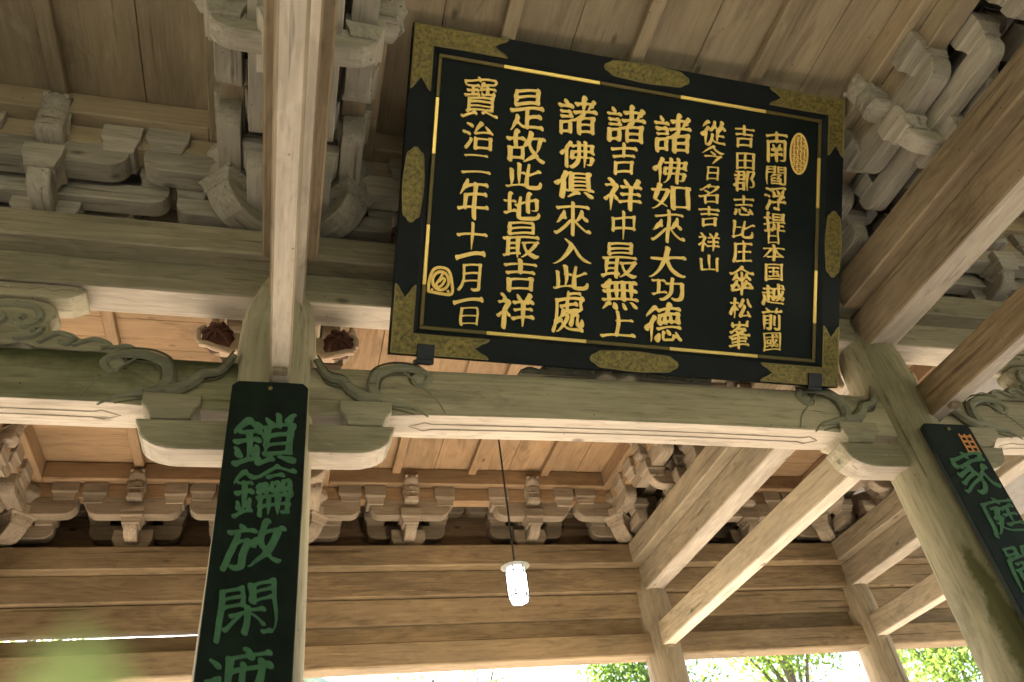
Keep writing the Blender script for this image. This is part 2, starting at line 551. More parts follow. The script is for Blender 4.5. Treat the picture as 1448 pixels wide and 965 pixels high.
# ------------------------------------------------------------------ back wall between the back pillars
for x0, x1, nm in BAYS + [(XL3, XL2, 'outer'), (XR2, XR3, 'outer')]:
    lab = {'left': 'left of the long plaque', 'centre': 'below the hanging lantern', 'right': 'at the far right', 'outer': 'in the end bay on the left' if x1 < 0 else 'in the end bay behind the mossy pillar'}[nm]
    L = (x1 - x0) / 2 - .2
    t = thing('board_wall', 'stacked brown boards with a thin daylight gap, ' + lab, 'wall panel', ((x0 + x1) / 2, YB, 0), 'board walls of the back row')
    obj('board', MB().box(-L, L, -.075, .055, 3.545, 3.875).mesh('board', WARM['X'], .012), t)
    m = MB()
    n = 14
    for i in range(n):          # lower board: its top edge is not straight, so the gap is uneven
        xa, xb = -L + 2 * L * i / n, -L + 2 * L * (i + 1) / n
        m.box(xa, xb, -.02, .045, 3.30, (3.512 if nm == 'left' else 3.539) + random.uniform(-.004, .004))
    obj('board', m.mesh('board', WARM['X'], 0), t)
    o = obj('low_rail', MB().box(-L - .19, L + .19, -.15, .15, 0, .29).mesh('low_rail', WARM['X'], .016), None, ((x0 + x1) / 2, YB, 3.02))
    tag(o, 'thick bottom beam of the back wall, ' + lab, 'beam', 'low rails of the back wall')
    # board closing the wall above the plate behind the brackets
    if nm != 'outer':
        o = obj('backing_board', MB().box(-L, L, -.02, .02, 0, 1.35).mesh('backing_board', BACKB, 0), None, ((x0 + x1) / 2, YB + .105, PT + .002))
        tag(o, 'dark brown board behind the back row of brackets ' + lab, 'wall panel', 'boards behind the brackets')

# ------------------------------------------------------------------ ceilings, one per bay
CEILZ = 5.47


def ceiling(x0, x1, y0, y1, label, ribs, front, along='Y'):
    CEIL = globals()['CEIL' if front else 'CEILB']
    a0, a1, b0, b1 = x0 + RIN, x1 - RIN, y0 + RIN, y1 - RIN
    cx_, cy_ = (a0 + a1) / 2, (b0 + b1) / 2
    hx, hy = (a1 - a0) / 2, (b1 - b0) / 2
    t = thing('ceiling_bay', label, 'ceiling', (cx_, cy_, 0), 'board ceilings between the pillar lines')
    m = MB()
    if along == 'Y':
        xs = [-hx - .1] + sorted(sum([[r - cx_ - .0] for r in ribs], []) + [q - cx_ + (x1 - x0) * .0 for q in []]) + [hx + .1]
        k = 0
        edges = []
        for i in range(len(xs) - 1):
            nb = 2
            for j in range(nb):
                edges.append((xs[i] + (xs[i + 1] - xs[i]) * j / nb, xs[i] + (xs[i + 1] - xs[i]) * (j + 1) / nb))
        for e0, e1 in edges:
            m.box(e0 + .003, e1 - .003, -hy - .1, hy + .1, CEILZ + random.uniform(-.003, .003), CEILZ + .03)
    else:
        nb = 9
        for j in range(nb):
            e0, e1 = -hy - .1 + (2 * hy + .2) * j / nb, -hy - .1 + (2 * hy + .2) * (j + 1) / nb
            m.box(-hx - .1, hx + .1, e0 + .002, e1 - .002, CEILZ + random.uniform(-.003, .003), CEILZ + .03)
    m.box(-hx - .1, hx + .1, -hy - .1, hy + .1, CEILZ + .032, CEILZ + .06)
    obj('ceiling_board', m.mesh('ceiling_board', CEIL['Y' if along == 'Y' else 'X'], .004), t)
    for r in ribs:
        obj('rib', MB().box(r - cx_ - .055, r - cx_ + .055, -hy - .06, hy + .06, CEILZ - .085, CEILZ - .004).mesh('rib', CEIL['Y'], .008), t)
    # cornice of two steps and the purlins that rest on the brackets
    for sx in (-1, 1):
        obj('cornice', MB().box(sx * (hx + .065) - .065, sx * (hx + .065) + .065, -hy - .13, hy + .13, 5.235, CEILZ - .006).mesh('cornice', CEIL['Y'], .01), t)
        obj('purlin', MB().box(sx * (hx + .20) - .085, sx * (hx + .20) + .085, -hy - .28, hy + .28, 5.04, 5.232).mesh('purlin', CEIL['Y'], .01), t)
    for sy in (-1, 1):
        obj('cornice', MB().box(-hx, hx, sy * (hy + .065) - .065, sy * (hy + .065) + .065, 5.235, CEILZ - .006).mesh('cornice', CEIL['X'], .01), t)
        obj('purlin', MB().box(-hx - .113, hx + .113, sy * (hy + .20) - .085, sy * (hy + .20) + .085, 5.04, 5.232).mesh('purlin', CEIL['X'], .01), t)


ribc = [(XL + XR) / 2 - 1.042, (XL + XR) / 2, (XL + XR) / 2 + 1.042]
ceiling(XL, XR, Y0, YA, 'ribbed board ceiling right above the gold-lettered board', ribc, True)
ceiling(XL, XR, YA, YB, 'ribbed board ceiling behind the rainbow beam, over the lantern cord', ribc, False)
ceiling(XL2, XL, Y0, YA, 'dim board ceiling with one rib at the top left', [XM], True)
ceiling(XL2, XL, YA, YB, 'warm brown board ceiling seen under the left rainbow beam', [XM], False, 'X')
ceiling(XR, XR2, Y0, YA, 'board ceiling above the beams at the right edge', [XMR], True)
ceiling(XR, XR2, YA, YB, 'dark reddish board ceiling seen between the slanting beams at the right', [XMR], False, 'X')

# ------------------------------------------------------------------ bracket sets


def arm_mesh(name, half, w, z0, z1, ax, mat, r=None):
    """bracket arm along ax with rounded lower ends"""
    r = r or (z1 - z0) * .62
    pr = [(-half, z1), (-half, z0 + r)]
    for k in range(1, 6):
        a = k / 6 * math.pi / 2
        pr.append((-half + r * (1 - math.cos(a)), z0 + r * (1 - math.sin(a))))
    pr.append((-half + r, z0))
    pr += [(-p, q) for p, q in reversed(pr)]
    return MB().prism(pr, 'Y' if ax == 'X' else 'X', -w, w).mesh(name, mat[ax], .005)


def block_mb(m, cx_, cy_, z0, z1, hw, hd=None, rz=0):
    """bearing block: straight upper half, flared lower half"""
    hd = hd or hw
    zm = z0 + (z1 - z0) * .45
    ca, sa = math.cos(rz), math.sin(rz)

    def ring(k, z):
        out = []
        for sx, sy in ((-1, -1), (1, -1), (1, 1), (-1, 1)):
            px, py = sx * hw * k, sy * hd * k
            out.append((cx_ + px * ca - py * sa, cy_ + px * sa + py * ca, z))
        return out
    lv = [(.76, z0), (.79, z0 + (zm - z0) * .35), (.87, z0 + (zm - z0) * .75), (1, zm), (1, z1)]
    vs_ = [q for k, z in lv for q in ring(k, z)]
    n = len(lv)
    fs = [(3, 2, 1, 0), tuple((n - 1) * 4 + k for k in range(4))]
    fs += [(i * 4 + k, i * 4 + (k + 1) % 4, (i + 1) * 4 + (k + 1) % 4, (i + 1) * 4 + k) for i in range(n - 1) for k in range(4)]
    return m.add(vs_, fs)


def block(name, x, y, z0, z1, hw, mat, parent, hd=None, rz=0):
    return obj(name, block_mb(MB(), x, y, z0, z1, hw, hd, rz).mesh(name, mat['X'], .004), parent)


def nose_mesh(sgn, mat, y0=.46, w=.092, z0=.47):
    """carved cloud/dragon nose pointing along +-y with a lumpy brow and chevron-cut chest"""
    pr = [(y0 - .08, z0), (y0 + .17, z0 + .0), (y0 + .20, z0 + .06), (y0 + .185, z0 + .12), (y0 + .21, z0 + .18), (y0 + .19, z0 + .235), (y0 + .225, z0 + .26),
          (y0 + .25, z0 + .30), (y0 + .24, z0 + .35), (y0 + .20, z0 + .375), (y0 + .17, z0 + .43), (y0 + .11, z0 + .445), (y0 + .06, z0 + .40), (y0 + .0, z0 + .38), (y0 - .08, z0 + .36)]
    m = MB()
    n = len(pr)
    lay = [(-w, .9), (-w * .72, 1.0), (0, 1.12), (w * .72, 1.0), (w, .9)]
    vs_ = []
    cyy, czz = y0 + .05, z0 + .2
    for x, k in lay:
        for p, q in pr:
            front = max(0, (p - (y0 + .12))) / .13
            pp = p - front * (1.12 - k) * .28
            vs_.append((x, sgn * pp, q if abs(x) < w * .9 else czz + (q - czz) * .94))
    fs = [tuple(range(n)), tuple(range(len(lay) * n - 1, (len(lay) - 1) * n - 1, -1))]
    for j in range(len(lay) - 1):
        fs += [(j * n + i, (j + 1) * n + i, (j + 1) * n + (i + 1) % n, j * n + (i + 1) % n) for i in range(n)]
    m.add(vs_, fs)
    # brow leaves and side scrolls
    for sx in (-1, 1):
        path = spline([(sx * w * .98, sgn * (y0 + .02), z0 + .12), (sx * w * 1.02, sgn * (y0 + .12), z0 + .20), (sx * w * 1.02, sgn * (y0 + .10), z0 + .31), (sx * w, sgn * (y0 + .02), z0 + .30), (sx * w, sgn * (y0 + .04), z0 + .24)], 5)
        m.tube(path, .018, 6)
        path = spline([(sx * w * .5, sgn * (y0 + .06), z0 + .43), (sx * w * .75, sgn * (y0 + .15), z0 + .41), (sx * w * .7, sgn * (y0 + .22), z0 + .335)], 4)
        m.tube(path, .024, 6)
    for k in range(3):
        zz = z0 + .04 + k * .075
        m.tube([(-w * .95, sgn * (y0 + .155), zz + .035), (0, sgn * (y0 + .205), zz), (w * .95, sgn * (y0 + .155), zz + .035)], .013, 5)
    return m.mesh('carved_nose', mat['Y'], .006, True)


def step_arm_mesh(mat, reach=.52, w=.075, z0=.07, z1=.285, s2=1.0):
    r = .18
    pr = [(-reach, z1), (-reach, z0 + r)]
    for k in range(1, 7):
        a = k / 7 * math.pi / 2
        pr.append((-reach + r * (1 - math.cos(a)), z0 + r * (1 - math.sin(a))))
    pr.append((-reach + r, z0))
    pr += [(-p, q) for p, q in reversed(pr)]
    return MB().prism(pr, 'X', -w, w).mesh('step_arm', mat['Y'], .012)


def make_wall_set(mat, label):
    t = thing('bracket_set', label, 'bracket set', (0, 0, 0), 'stepped timber bracket sets')
    block('bearing_block', 0, 0, 0.001, .25, .225, mat, t)
    obj('wall_arm', arm_mesh('wall_arm', .53, .08, .19, .38, 'X', mat), t)
    obj('wall_arm', arm_mesh('wall_arm', .84, .08, .575, .74, 'X', mat), t)
    for x in (-.42, 0, .42):
        block('small_block', x, 0, .37, .585, .145, mat, t)
    for x in (-.72, -.3, .3, .72):
        block('small_block', x, 0, .735, .92, .14, mat, t)
    obj('step_arm', step_arm_mesh(mat), t)
    for s in (-1, 1):
        if mat is BRK:
            obj('inner_arm', arm_mesh('inner_arm', .80, .07, .195, .372, 'X', mat), t, (0, s * .215, 0))
        for x in (-.70, .70) if mat is BRK else ():
            block('small_block', x, s * .215, .362, .585, .12, mat, t, .105)
        block('small_block', 0, s * .43, .19, .40, .128, mat, t)
        m = arm_mesh('cross_arm', .53, .085, .31, .53, 'X', mat)
        obj('cross_arm', m, t, (0, s * .42, 0))
        for x in (-.455, .455):
            block('small_block', x, s * .42, .455, .715, .135, mat, t, .135)
        obj('carved_nose', nose_mesh(s, mat), t)
    return t


def make_corner_set(mat, label):
    t = thing('bracket_set', label, 'bracket set', (0, 0, 0), 'stepped timber bracket sets')
    block('bearing_block', 0, 0, 0.001, .27, .30, mat, t)
    for ax in 'XY':
        dz = 0 if ax == 'X' else .004
        obj('wall_arm', arm_mesh('wall_arm', .60, .085, .19 + dz, .38 + dz, ax, mat), t)
        obj('wall_arm', arm_mesh('wall_arm', .9, .085, .575 + dz, .74 + dz, ax, mat), t)
        for s in (-1, 1):
            for d, z0, z1 in ((.46, .37, .585), (.76, .735, .92)):
                block('small_block', s * d if ax == 'X' else 0, s * d if ax == 'Y' else 0, z0, z1, .145, mat, t)
    for q in range(4):
        a = math.pi / 4 + q * math.pi / 2
        m = MB()
        R_, r, z0, z1 = .74, .26, .03, .30
        pr = [(.0, z1), (.0, z0)]
        pr += [(R_ - r + r * math.sin(k / 6 * math.pi / 2), z0 + r * (1 - math.cos(k / 6 * math.pi / 2))) for k in range(7)]
        pr += [(R_, z1)]
        m.prism(pr, 'Y', -.11, .11)
        obj('diagonal_arm', m.mesh('diagonal_arm', mat['X'], .012), t, (0, 0, 0), a)
        dx, dy = .43 * (1 if math.cos(a) > 0 else -1), .43 * (1 if math.sin(a) > 0 else -1)
        block('small_block', dx, dy, .20, .42, .16, mat, t, None, a)
        m = MB()
        pr = [(.46, .42), (.72, .42), (.76, .50), (.80, .56), (.78, .66), (.73, .73), (.46, .73)]
        m.prism(pr, 'Y', -.10, .10)
        obj('carved_nose', m.mesh('carved_nose', mat['Z'], .014), t, (0, 0, 0), a)
        sx, sy = (1 if dx > 0 else -1), (1 if dy > 0 else -1)
        # arms that reach out along both ceiling purlins
        h = .36
        obj('cross_arm', arm_mesh('cross_arm', h, .08, .31, .53, 'X', mat), t, (sx * .68, dy, 0))
        obj('cross_arm', arm_mesh('cross_arm', h, .08, .314, .526, 'Y', mat), t, (dx, sy * .68, 0))
        block('small_block', sx * .90, dy, .50, .735, .15, mat, t, .125)
        block('small_block', dx, sy * .90, .50, .735, .125, mat, t, .15)
        # lower arms, one step further in
        obj('wall_arm', arm_mesh('wall_arm', .30, .07, .11, .28, 'X', mat), t, (sx * .50, dy * .52, 0))
        block('small_block', sx * .70, dy * .52, .27, .44, .12, mat, t)
        obj('wall_arm', arm_mesh('wall_arm', .30, .07, .113, .277, 'Y', mat), t, (dx * .52, sy * .50, 0))
        block('small_block', dx * .52, sy * .70, .27, .44, .12, mat, t)
    return t


protos = {}


def put_set(kind, mat, x, y, rotz, label):
    key = (kind, id(mat))
    if key not in protos:
        protos[key] = (make_wall_set if kind == 'wall' else make_corner_set)(mat, label)
        o = protos[key]
    else:
        o = copy_tree(protos[key])
    o.location = (x, y, PT)
    o.rotation_euler = (0, 0, rotz)
    o['label'] = label
    return o


C1, C2 = XL + (XR - XL) / 3, XL + 2 * (XR - XL) / 3
F1, F2 = Y0 + (YA - Y0) / 3, Y0 + 2 * (YA - Y0) / 3
G1, G2 = YA + (YB - YA) / 3, YA + 2 * (YB - YA) / 3
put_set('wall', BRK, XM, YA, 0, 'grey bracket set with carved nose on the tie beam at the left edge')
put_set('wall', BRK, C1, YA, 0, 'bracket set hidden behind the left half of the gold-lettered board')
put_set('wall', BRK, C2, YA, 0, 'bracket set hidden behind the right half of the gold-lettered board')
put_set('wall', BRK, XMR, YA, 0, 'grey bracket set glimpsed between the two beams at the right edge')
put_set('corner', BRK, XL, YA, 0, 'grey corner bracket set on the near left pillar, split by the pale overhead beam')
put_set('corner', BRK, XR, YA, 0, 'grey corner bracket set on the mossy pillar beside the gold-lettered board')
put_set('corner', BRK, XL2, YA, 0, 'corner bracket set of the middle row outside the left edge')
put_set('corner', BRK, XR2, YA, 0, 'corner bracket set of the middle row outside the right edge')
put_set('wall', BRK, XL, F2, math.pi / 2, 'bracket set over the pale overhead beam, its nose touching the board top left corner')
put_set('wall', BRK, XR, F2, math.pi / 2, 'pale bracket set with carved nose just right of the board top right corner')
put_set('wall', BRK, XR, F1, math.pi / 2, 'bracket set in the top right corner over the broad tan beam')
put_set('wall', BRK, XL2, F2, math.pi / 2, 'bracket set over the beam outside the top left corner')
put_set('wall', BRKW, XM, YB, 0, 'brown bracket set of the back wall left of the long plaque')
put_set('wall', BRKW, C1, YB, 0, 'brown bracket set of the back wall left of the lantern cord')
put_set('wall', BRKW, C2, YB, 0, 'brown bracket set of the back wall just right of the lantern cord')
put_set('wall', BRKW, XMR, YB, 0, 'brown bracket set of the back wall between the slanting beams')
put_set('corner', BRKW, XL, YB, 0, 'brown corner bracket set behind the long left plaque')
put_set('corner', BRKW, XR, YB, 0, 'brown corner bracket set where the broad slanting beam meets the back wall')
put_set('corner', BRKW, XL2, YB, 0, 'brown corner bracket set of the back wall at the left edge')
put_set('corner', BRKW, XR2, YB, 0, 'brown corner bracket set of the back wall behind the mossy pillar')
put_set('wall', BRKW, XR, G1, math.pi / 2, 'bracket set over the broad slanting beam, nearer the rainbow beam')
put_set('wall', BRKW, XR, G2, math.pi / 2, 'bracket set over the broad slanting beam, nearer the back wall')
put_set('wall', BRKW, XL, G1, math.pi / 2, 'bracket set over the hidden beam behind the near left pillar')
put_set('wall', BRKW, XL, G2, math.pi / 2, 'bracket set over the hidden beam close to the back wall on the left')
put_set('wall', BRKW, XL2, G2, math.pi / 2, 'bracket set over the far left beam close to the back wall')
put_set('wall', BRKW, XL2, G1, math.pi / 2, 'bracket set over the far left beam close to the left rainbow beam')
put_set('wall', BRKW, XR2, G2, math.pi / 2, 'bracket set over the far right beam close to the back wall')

# beams on top of the bracket walls, in the dark above
for x0, x1, nm in BAYS:
    for y, rn, mt in ((YA, 'middle', TAN), (YB, 'back', WARM)):
        o = obj('through_beam', MB().box(-(x1 - x0) / 2 + .01, (x1 - x0) / 2 - .01, -.075, .075, 0, .3).mesh('through_beam', mt['X'], .01), None, ((x0 + x1) / 2, y, PT + .923))
        tag(o, 'dark beam on top of the ' + rn + ' row brackets in the ' + nm + ' bay', 'beam', 'beams on top of the brackets')
for x, nm in ((XL, 'near left'), (XR, 'mossy right'), (XL2, 'far left'), (XR2, 'far right')):
    for y0, y1, fn in ((Y0, YA, 'front'), (YA, YB, 'rear')):
        o = obj('through_beam', MB().box(-.075, .075, -(y1 - y0) / 2 + .09, (y1 - y0) / 2 - .09, 0, .3).mesh('through_beam', TAN['Y'], .01), None, (x, (y0 + y1) / 2, PT + .923))
        tag(o, 'dark beam on top of the ' + fn + ' brackets over the ' + nm + ' pillar line', 'beam', 'beams on top of the brackets')

# ------------------------------------------------------------------ rainbow beams, their carved ends and boat-shaped brackets
VINE = [(.264, 3.425), (.339, 3.294), (.444, 3.258), (.506, 3.184), (.60, 3.125), (.695, 3.118)]
CURL = [(.695, 3.10), (.655, 3.16), (.644, 3.222), (.679, 3.33), (.808, 3.392), (.964, 3.385), (1.041, 3.325), (1.005, 3.255), (.945, 3.252)]
LEAFP = [(.66, 3.115), (.75, 3.10), (.824, 3.084), (.929, 3.054), (1.02, 2.985)]
VEIN = [(.86, 3.36), (.98, 3.24), (1.08, 3.14), (1.14, 3.02)]


def koryo(x0, x1, label, mat):
    L = (x1 - x0) / 2 - .12
    t = thing('rainbow_beam', label, 'beam', ((x0 + x1) / 2, YA, 0), 'arched rainbow beams of the middle row')
    m = MB()
    N = 40
    rings = []
    for i in range(N + 1):
        s = -1 + 2 * i / N
        d = L * (1 - abs(s))                 # distance from the end
        arch = .035 * (1 - s * s)
        th = min(1, max(0, (d - .55) / .35))
        th = th * th * (3 - 2 * th)          # belly swells where the carved sleeve ends
        zb, zt = 2.985 + arch, 3.425 + arch * .45
        w0 = .115 + .005 * th
        w1 = .13 + .02 * th
        ch = .006
        rings.append([(s * L, -w1 + .008, zb), (s * L, -w1 + .004, zb + .004), (s * L, -w1, zb + ch + .04), (s * L, -w1 - .006 * th, zb + .22), (s * L, -w1 + .004, zt - .1), (s * L, -w1 + .03, zt - .03), (s * L, -w1 + .07, zt),
                      (s * L, w1 - .07, zt), (s * L, w1 - .03, zt - .03), (s * L, w1, zt - .1), (s * L, w1, zb + ch + .04), (s * L, w1 - .008, zb)])
    n = len(rings[0])
    vs_ = [q for r in rings for q in r]
    fs = [(i * n + k, i * n + (k + 1) % n, (i + 1) * n + (k + 1) % n, (i + 1) * n + k) for i in range(N) for k in range(n)]
    fs += [tuple(range(n)), tuple(N * n + k for k in reversed(range(n)))]
    m.add(vs_, fs)
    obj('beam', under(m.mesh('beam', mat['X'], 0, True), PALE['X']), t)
    H = (x1 - x0) / 2
    for s in (-1, 1):
        def X(d):
            return s * (H - d)
        c = MB()
        yy = -.152

        def sweep(pts, r0, r1, y=yy, n=5):
            P = spline([(X(d), y, z) for d, z in pts], n)
            k = len(P) - 1
            c.tube(P, [r0 + (r1 - r0) * math.sin(math.pi * min(1, i / k * 1.0) / 2) if r1 > r0 else r0 + (r1 - r0) * i / k for i in range(k + 1)], 6, ((0, 1, 0), .85))
        sweep(VINE, .022, .046)
        sweep(CURL, .050, .022, yy + .004)
        sweep(LEAFP, .042, .006)
        sweep(VEIN, .010, .004, yy - .002)
        obj('carved_scroll', c.mesh('carved_scroll', CARVE, 0, True), t)
        c = MB()
        sweep([(d - .02, z + .052) for d, z in CURL[2:]], .010, .008, yy + .012)
        sweep([(d + .045, z - .02) for d, z in CURL[1:4]] + [(d, z - .05) for d, z in CURL[4:6]], .010, .007, yy + .012)
        sweep([(d + .01, z - .055) for d, z in VINE], .009, .009, yy + .012)
        sweep([(d + .01, z + .05) for d, z in VINE[:-1]], .008, .008, yy + .012)
        sweep([(d, z - .045) for d, z in LEAFP[:-1]], .009, .005, yy + .010)
        c.tube([(X(.969) + .066 * math.cos(q * math.pi / 8), yy + .008, 3.305 + .066 * math.sin(q * math.pi / 8)) for q in range(17)], .009, 5)
        obj('groove_shade_line', c.mesh('groove_shade_line', GROOVE, 0, True), t)  # thin dark lines that paint in the shade along the scrolls
        k = MB()
        k.lathe([(.001, .022), (.03, .018), (.05, .006), (.056, -.02)], 18)
        vs2 = [(X(.97) + q[0], yy + .012 - q[2], 3.305 + q[1]) for q in k.v]
        kb = MB().add(vs2, k.f)
        obj('scroll_eye', kb.mesh('scroll_eye', CARVE, 0, True), t)
    # raised double line with arrow tips on the underside
    m = MB()
    e = L - .95
    pts = []
    for i in range(25):
        s = -1 + 2 * i / 24
        pts.append((s * e, 2.985 + .035 * (1 - (s * e / L) ** 2)))
    for i in range(24):
        (xa, za), (xb, zb) = pts[i], pts[i + 1]
        for ya, yb in ((-.034, -.026), (.026, .034)):
            m.hexa([(xa, ya, za - .006), (xb, ya, zb - .006), (xb, yb, zb - .006), (xa, yb, za - .006)], [(xa, ya, za + .002), (xb, ya, zb + .002), (xb, yb, zb + .002), (xa, yb, za + .002)])
    for s in (-1, 1):
        z = pts[0][1]
        for a, b in (((s * e, -.030), (s * (e + .06), -.05)), ((s * e, .030), (s * (e + .06), .05)), ((s * (e + .06), -.05), (s * (e + .16), 0)), ((s * (e + .06), .05), (s * (e + .16), 0))):
            m.tube([(a[0], a[1], z - .001), (b[0], b[1], z - .002)], .006, 6)
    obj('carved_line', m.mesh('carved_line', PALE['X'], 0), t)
    return t


koryo(XL2, XL, 'mossy green rainbow beam with a carved scroll, left of the long plaque', OLDM)
koryo(XL, XR, 'grey-green rainbow beam the gold-lettered board stands on', OLD)
koryo(XR, XR2, 'rainbow beam with a carved scroll at the right edge behind the narrow plaque', OLD)

for x, lab in ((XL, 'boat-shaped bracket arm with end blocks behind the top of the long left plaque'), (XR, 'boat-shaped bracket arm with end blocks through the mossy pillar'),
               (XL2, 'boat-shaped bracket arm outside the left edge'), (XR2, 'boat-shaped bracket arm outside the right edge')):
    t = thing('boat_bracket', lab, 'bracket', (x, YA, 0), 'boat-shaped brackets under the rainbow beams')
    h, r, z0, z1 = .80, .24, 2.715, 2.925
    pr = [(-h, z1)]
    pr += [(-h + .015 * k / 3, z1 - .04 * k / 3) for k in range(1, 4)]
    pr += [(-h + .03 + (r * 1.0) * (1 - math.cos(k / 6 * math.pi / 2)), z0 + .14 * (1 - math.sin(k / 6 * math.pi / 2))) for k in range(7)]
    pr += [(-p, q) for p, q in reversed(pr)]
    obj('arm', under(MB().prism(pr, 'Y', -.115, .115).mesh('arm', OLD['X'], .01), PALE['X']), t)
    for s in (-1, 1):
        m = MB()
        lv = [(.125, .125, 2.926), (.13, .13, 2.945), (.15, .15, 2.975), (.185, .172, 3.0), (.185, .172, 3.085)]
        vs_ = [(s * .60 + sx * a * .93, sy * b, z) for a, b, z in lv for sx, sy in ((-1, -1), (1, -1), (1, 1), (-1, 1))]
        fs = [(3, 2, 1, 0), (16, 17, 18, 19)] + [(i * 4 + k, i * 4 + (k + 1) % 4, (i + 1) * 4 + (k + 1) % 4, (i + 1) * 4 + k) for i in range(4) for k in range(4)]
        m.add(vs_, fs)
        obj('end_block', m.mesh('end_block', OLD['X'], .008), t)

# ------------------------------------------------------------------ frog-leg struts on the rainbow beams


def frog_leg(x, lab):
    t = thing('frog_leg_strut', lab, 'carved strut', (x, YA, 3.44), 'carved struts on the rainbow beams')
    prs = [(0, .03), (.10, .06), (.20, .02), (.36, .015), (.55, .01), (.76, 0), (.82, .012), (.79, .05), (.72, .075), (.66, .06), (.60, .10), (.52, .125), (.44, .105), (.38, .15), (.30, .175), (.24, .16), (.22, .23), (.26, .30),
           (.24, .36), (.17, .40), (.08, .42), (0, .425)]
    pr = prs + [(-a, b) for a, b in reversed(prs[1:-1])]
    obj('body', MB().prism(pr, 'Y', -.09, .06).mesh('body', OLD['X'], .012), t)
    bl = [(-.30, .42), (-.22, .415), (.22, .415), (.30, .42), (.36, .455), (.40, .48), (.38, .52), (.30, .53), (-.30, .53), (-.38, .52), (-.40, .48), (-.36, .455)]
    obj('leaf_block', MB().prism(bl, 'Y', -.13, .10).mesh('leaf_block', OLD['X'], .012), t)
    for s in (-1, 1):
        m = MB()
        for pts, r in (([(0, .36), (.12, .34), (.17, .25), (.10, .18), (.04, .22), (.07, .27)], .024), ([(.05, .08), (.16, .10), (.20, .17), (.13, .15)], .022), ([(.20, .05), (.30, .13), (.40, .10), (.37, .05), (.32, .07)], .02),
                       ([(.40, .04), (.52, .10), (.62, .06), (.57, .03)], .018), ([(.62, .03), (.72, .06), (.79, .03)], .015)):
            m.tube(spline([(s * a, -.094, b) for a, b in pts], 5), r, 6, ((0, 1, 0), 1.1))
        obj('scrollwork', m.mesh('scrollwork', CARVE, 0, True), t)
        m = MB()
        m.tube(spline([(s * .05, -.135, .47), (s * .14, -.137, .50), (s * .2, -.137, .47), (s * .28, -.137, .50), (s * .35, -.135, .48)], 5), .012, 6, ((0, 1, 0), .7))
        obj('leaf_vein', m.mesh('leaf_vein', OLD['X'], 0, True), t)


frog_leg(XM, 'carved frog-leg strut with scrolls on the mossy rainbow beam at the left edge')
frog_leg((XL + XR) / 2, 'carved strut hidden behind the gold-lettered board')
frog_leg(XMR, 'carved frog-leg strut on the rainbow beam at the right edge')

# carved shell-shaped nosings beside the near pillars
for x, s, lab in ((XL, -1, 'dark round carved nosing left of the near pillar above the rainbow beam'), (XL, 1, 'dark round carved nosing between the near pillar and the gold-lettered board'),
                  (XR, -1, 'dark carved nosing hidden behind the board lower right corner'), (XR, 1, 'dark carved nosing right of the mossy pillar')):
    t = thing('carved_nosing', lab, 'carving', (x + s * .43, YA + .16, 3.82), 'carved nosings beside the pillars')
    m = MB()
    N, M = 20, 8
    for i in range(M + 1):
        th = math.pi * i / M
        for k in range(N):
            a = 2 * math.pi * k / N
            lob = 1 + .08 * math.cos(7 * a)
            m.v.append((.112 * math.sin(th) * math.cos(a) * lob, -.09 * math.cos(th), .125 * math.sin(th) * math.sin(a) * lob))
    m.f += [(i * N + k, i * N + (k + 1) % N, (i + 1) * N + (k + 1) % N, (i + 1) * N + k) for i in range(M) for k in range(N)]
    for q in range(7):           # petals folding round a sunk centre
        a = 2 * math.pi * q / 7
        m.tube(spline([(.03 * math.cos(a), -.092, .03 * math.sin(a)), (.07 * math.cos(a + .25), -.082, .08 * math.sin(a + .25)), (.105 * math.cos(a + .3), -.03, .118 * math.sin(a + .3))], 4), .013, 6)
    obj('shell', m.mesh('shell', DARKW, 0, True), t)
    m = MB()
    m.tube(spline([(s * .09, -.03, .09), (s * .128, -.035, .03), (s * .125, -.03, -.04), (s * .085, -.035, -.09)], 5), [.010, .014, .018] + [.02] * 10 + [.018, .015, .012], 8)
    obj('outer_lip', m.mesh('outer_lip', PALEW, 0, True), t)
    m = MB()
    m.tube(spline([(s * .10, -.04, -.09), (s * .05, -.065, -.115), (s * .0, -.06, -.135), (-s * .06, -.055, -.145), (-s * .13, -.04, -.15)], 4), .026, 8)
    m.tube(spline([(s * .07, -.045, -.10), (s * .02, -.075, -.125), (-s * .04, -.065, -.15), (-s * .10, -.05, -.165)], 4), .018, 8)
    obj('lower_lip', m.mesh('lower_lip', PALEW, 0, True), t)
    obj('tenon', MB().box(min(-s * .22, -s * .02), max(-s * .22, -s * .02), .0, .10, -.10, .07).mesh('tenon', PALEW, .01), t)

# ------------------------------------------------------------------ lettering


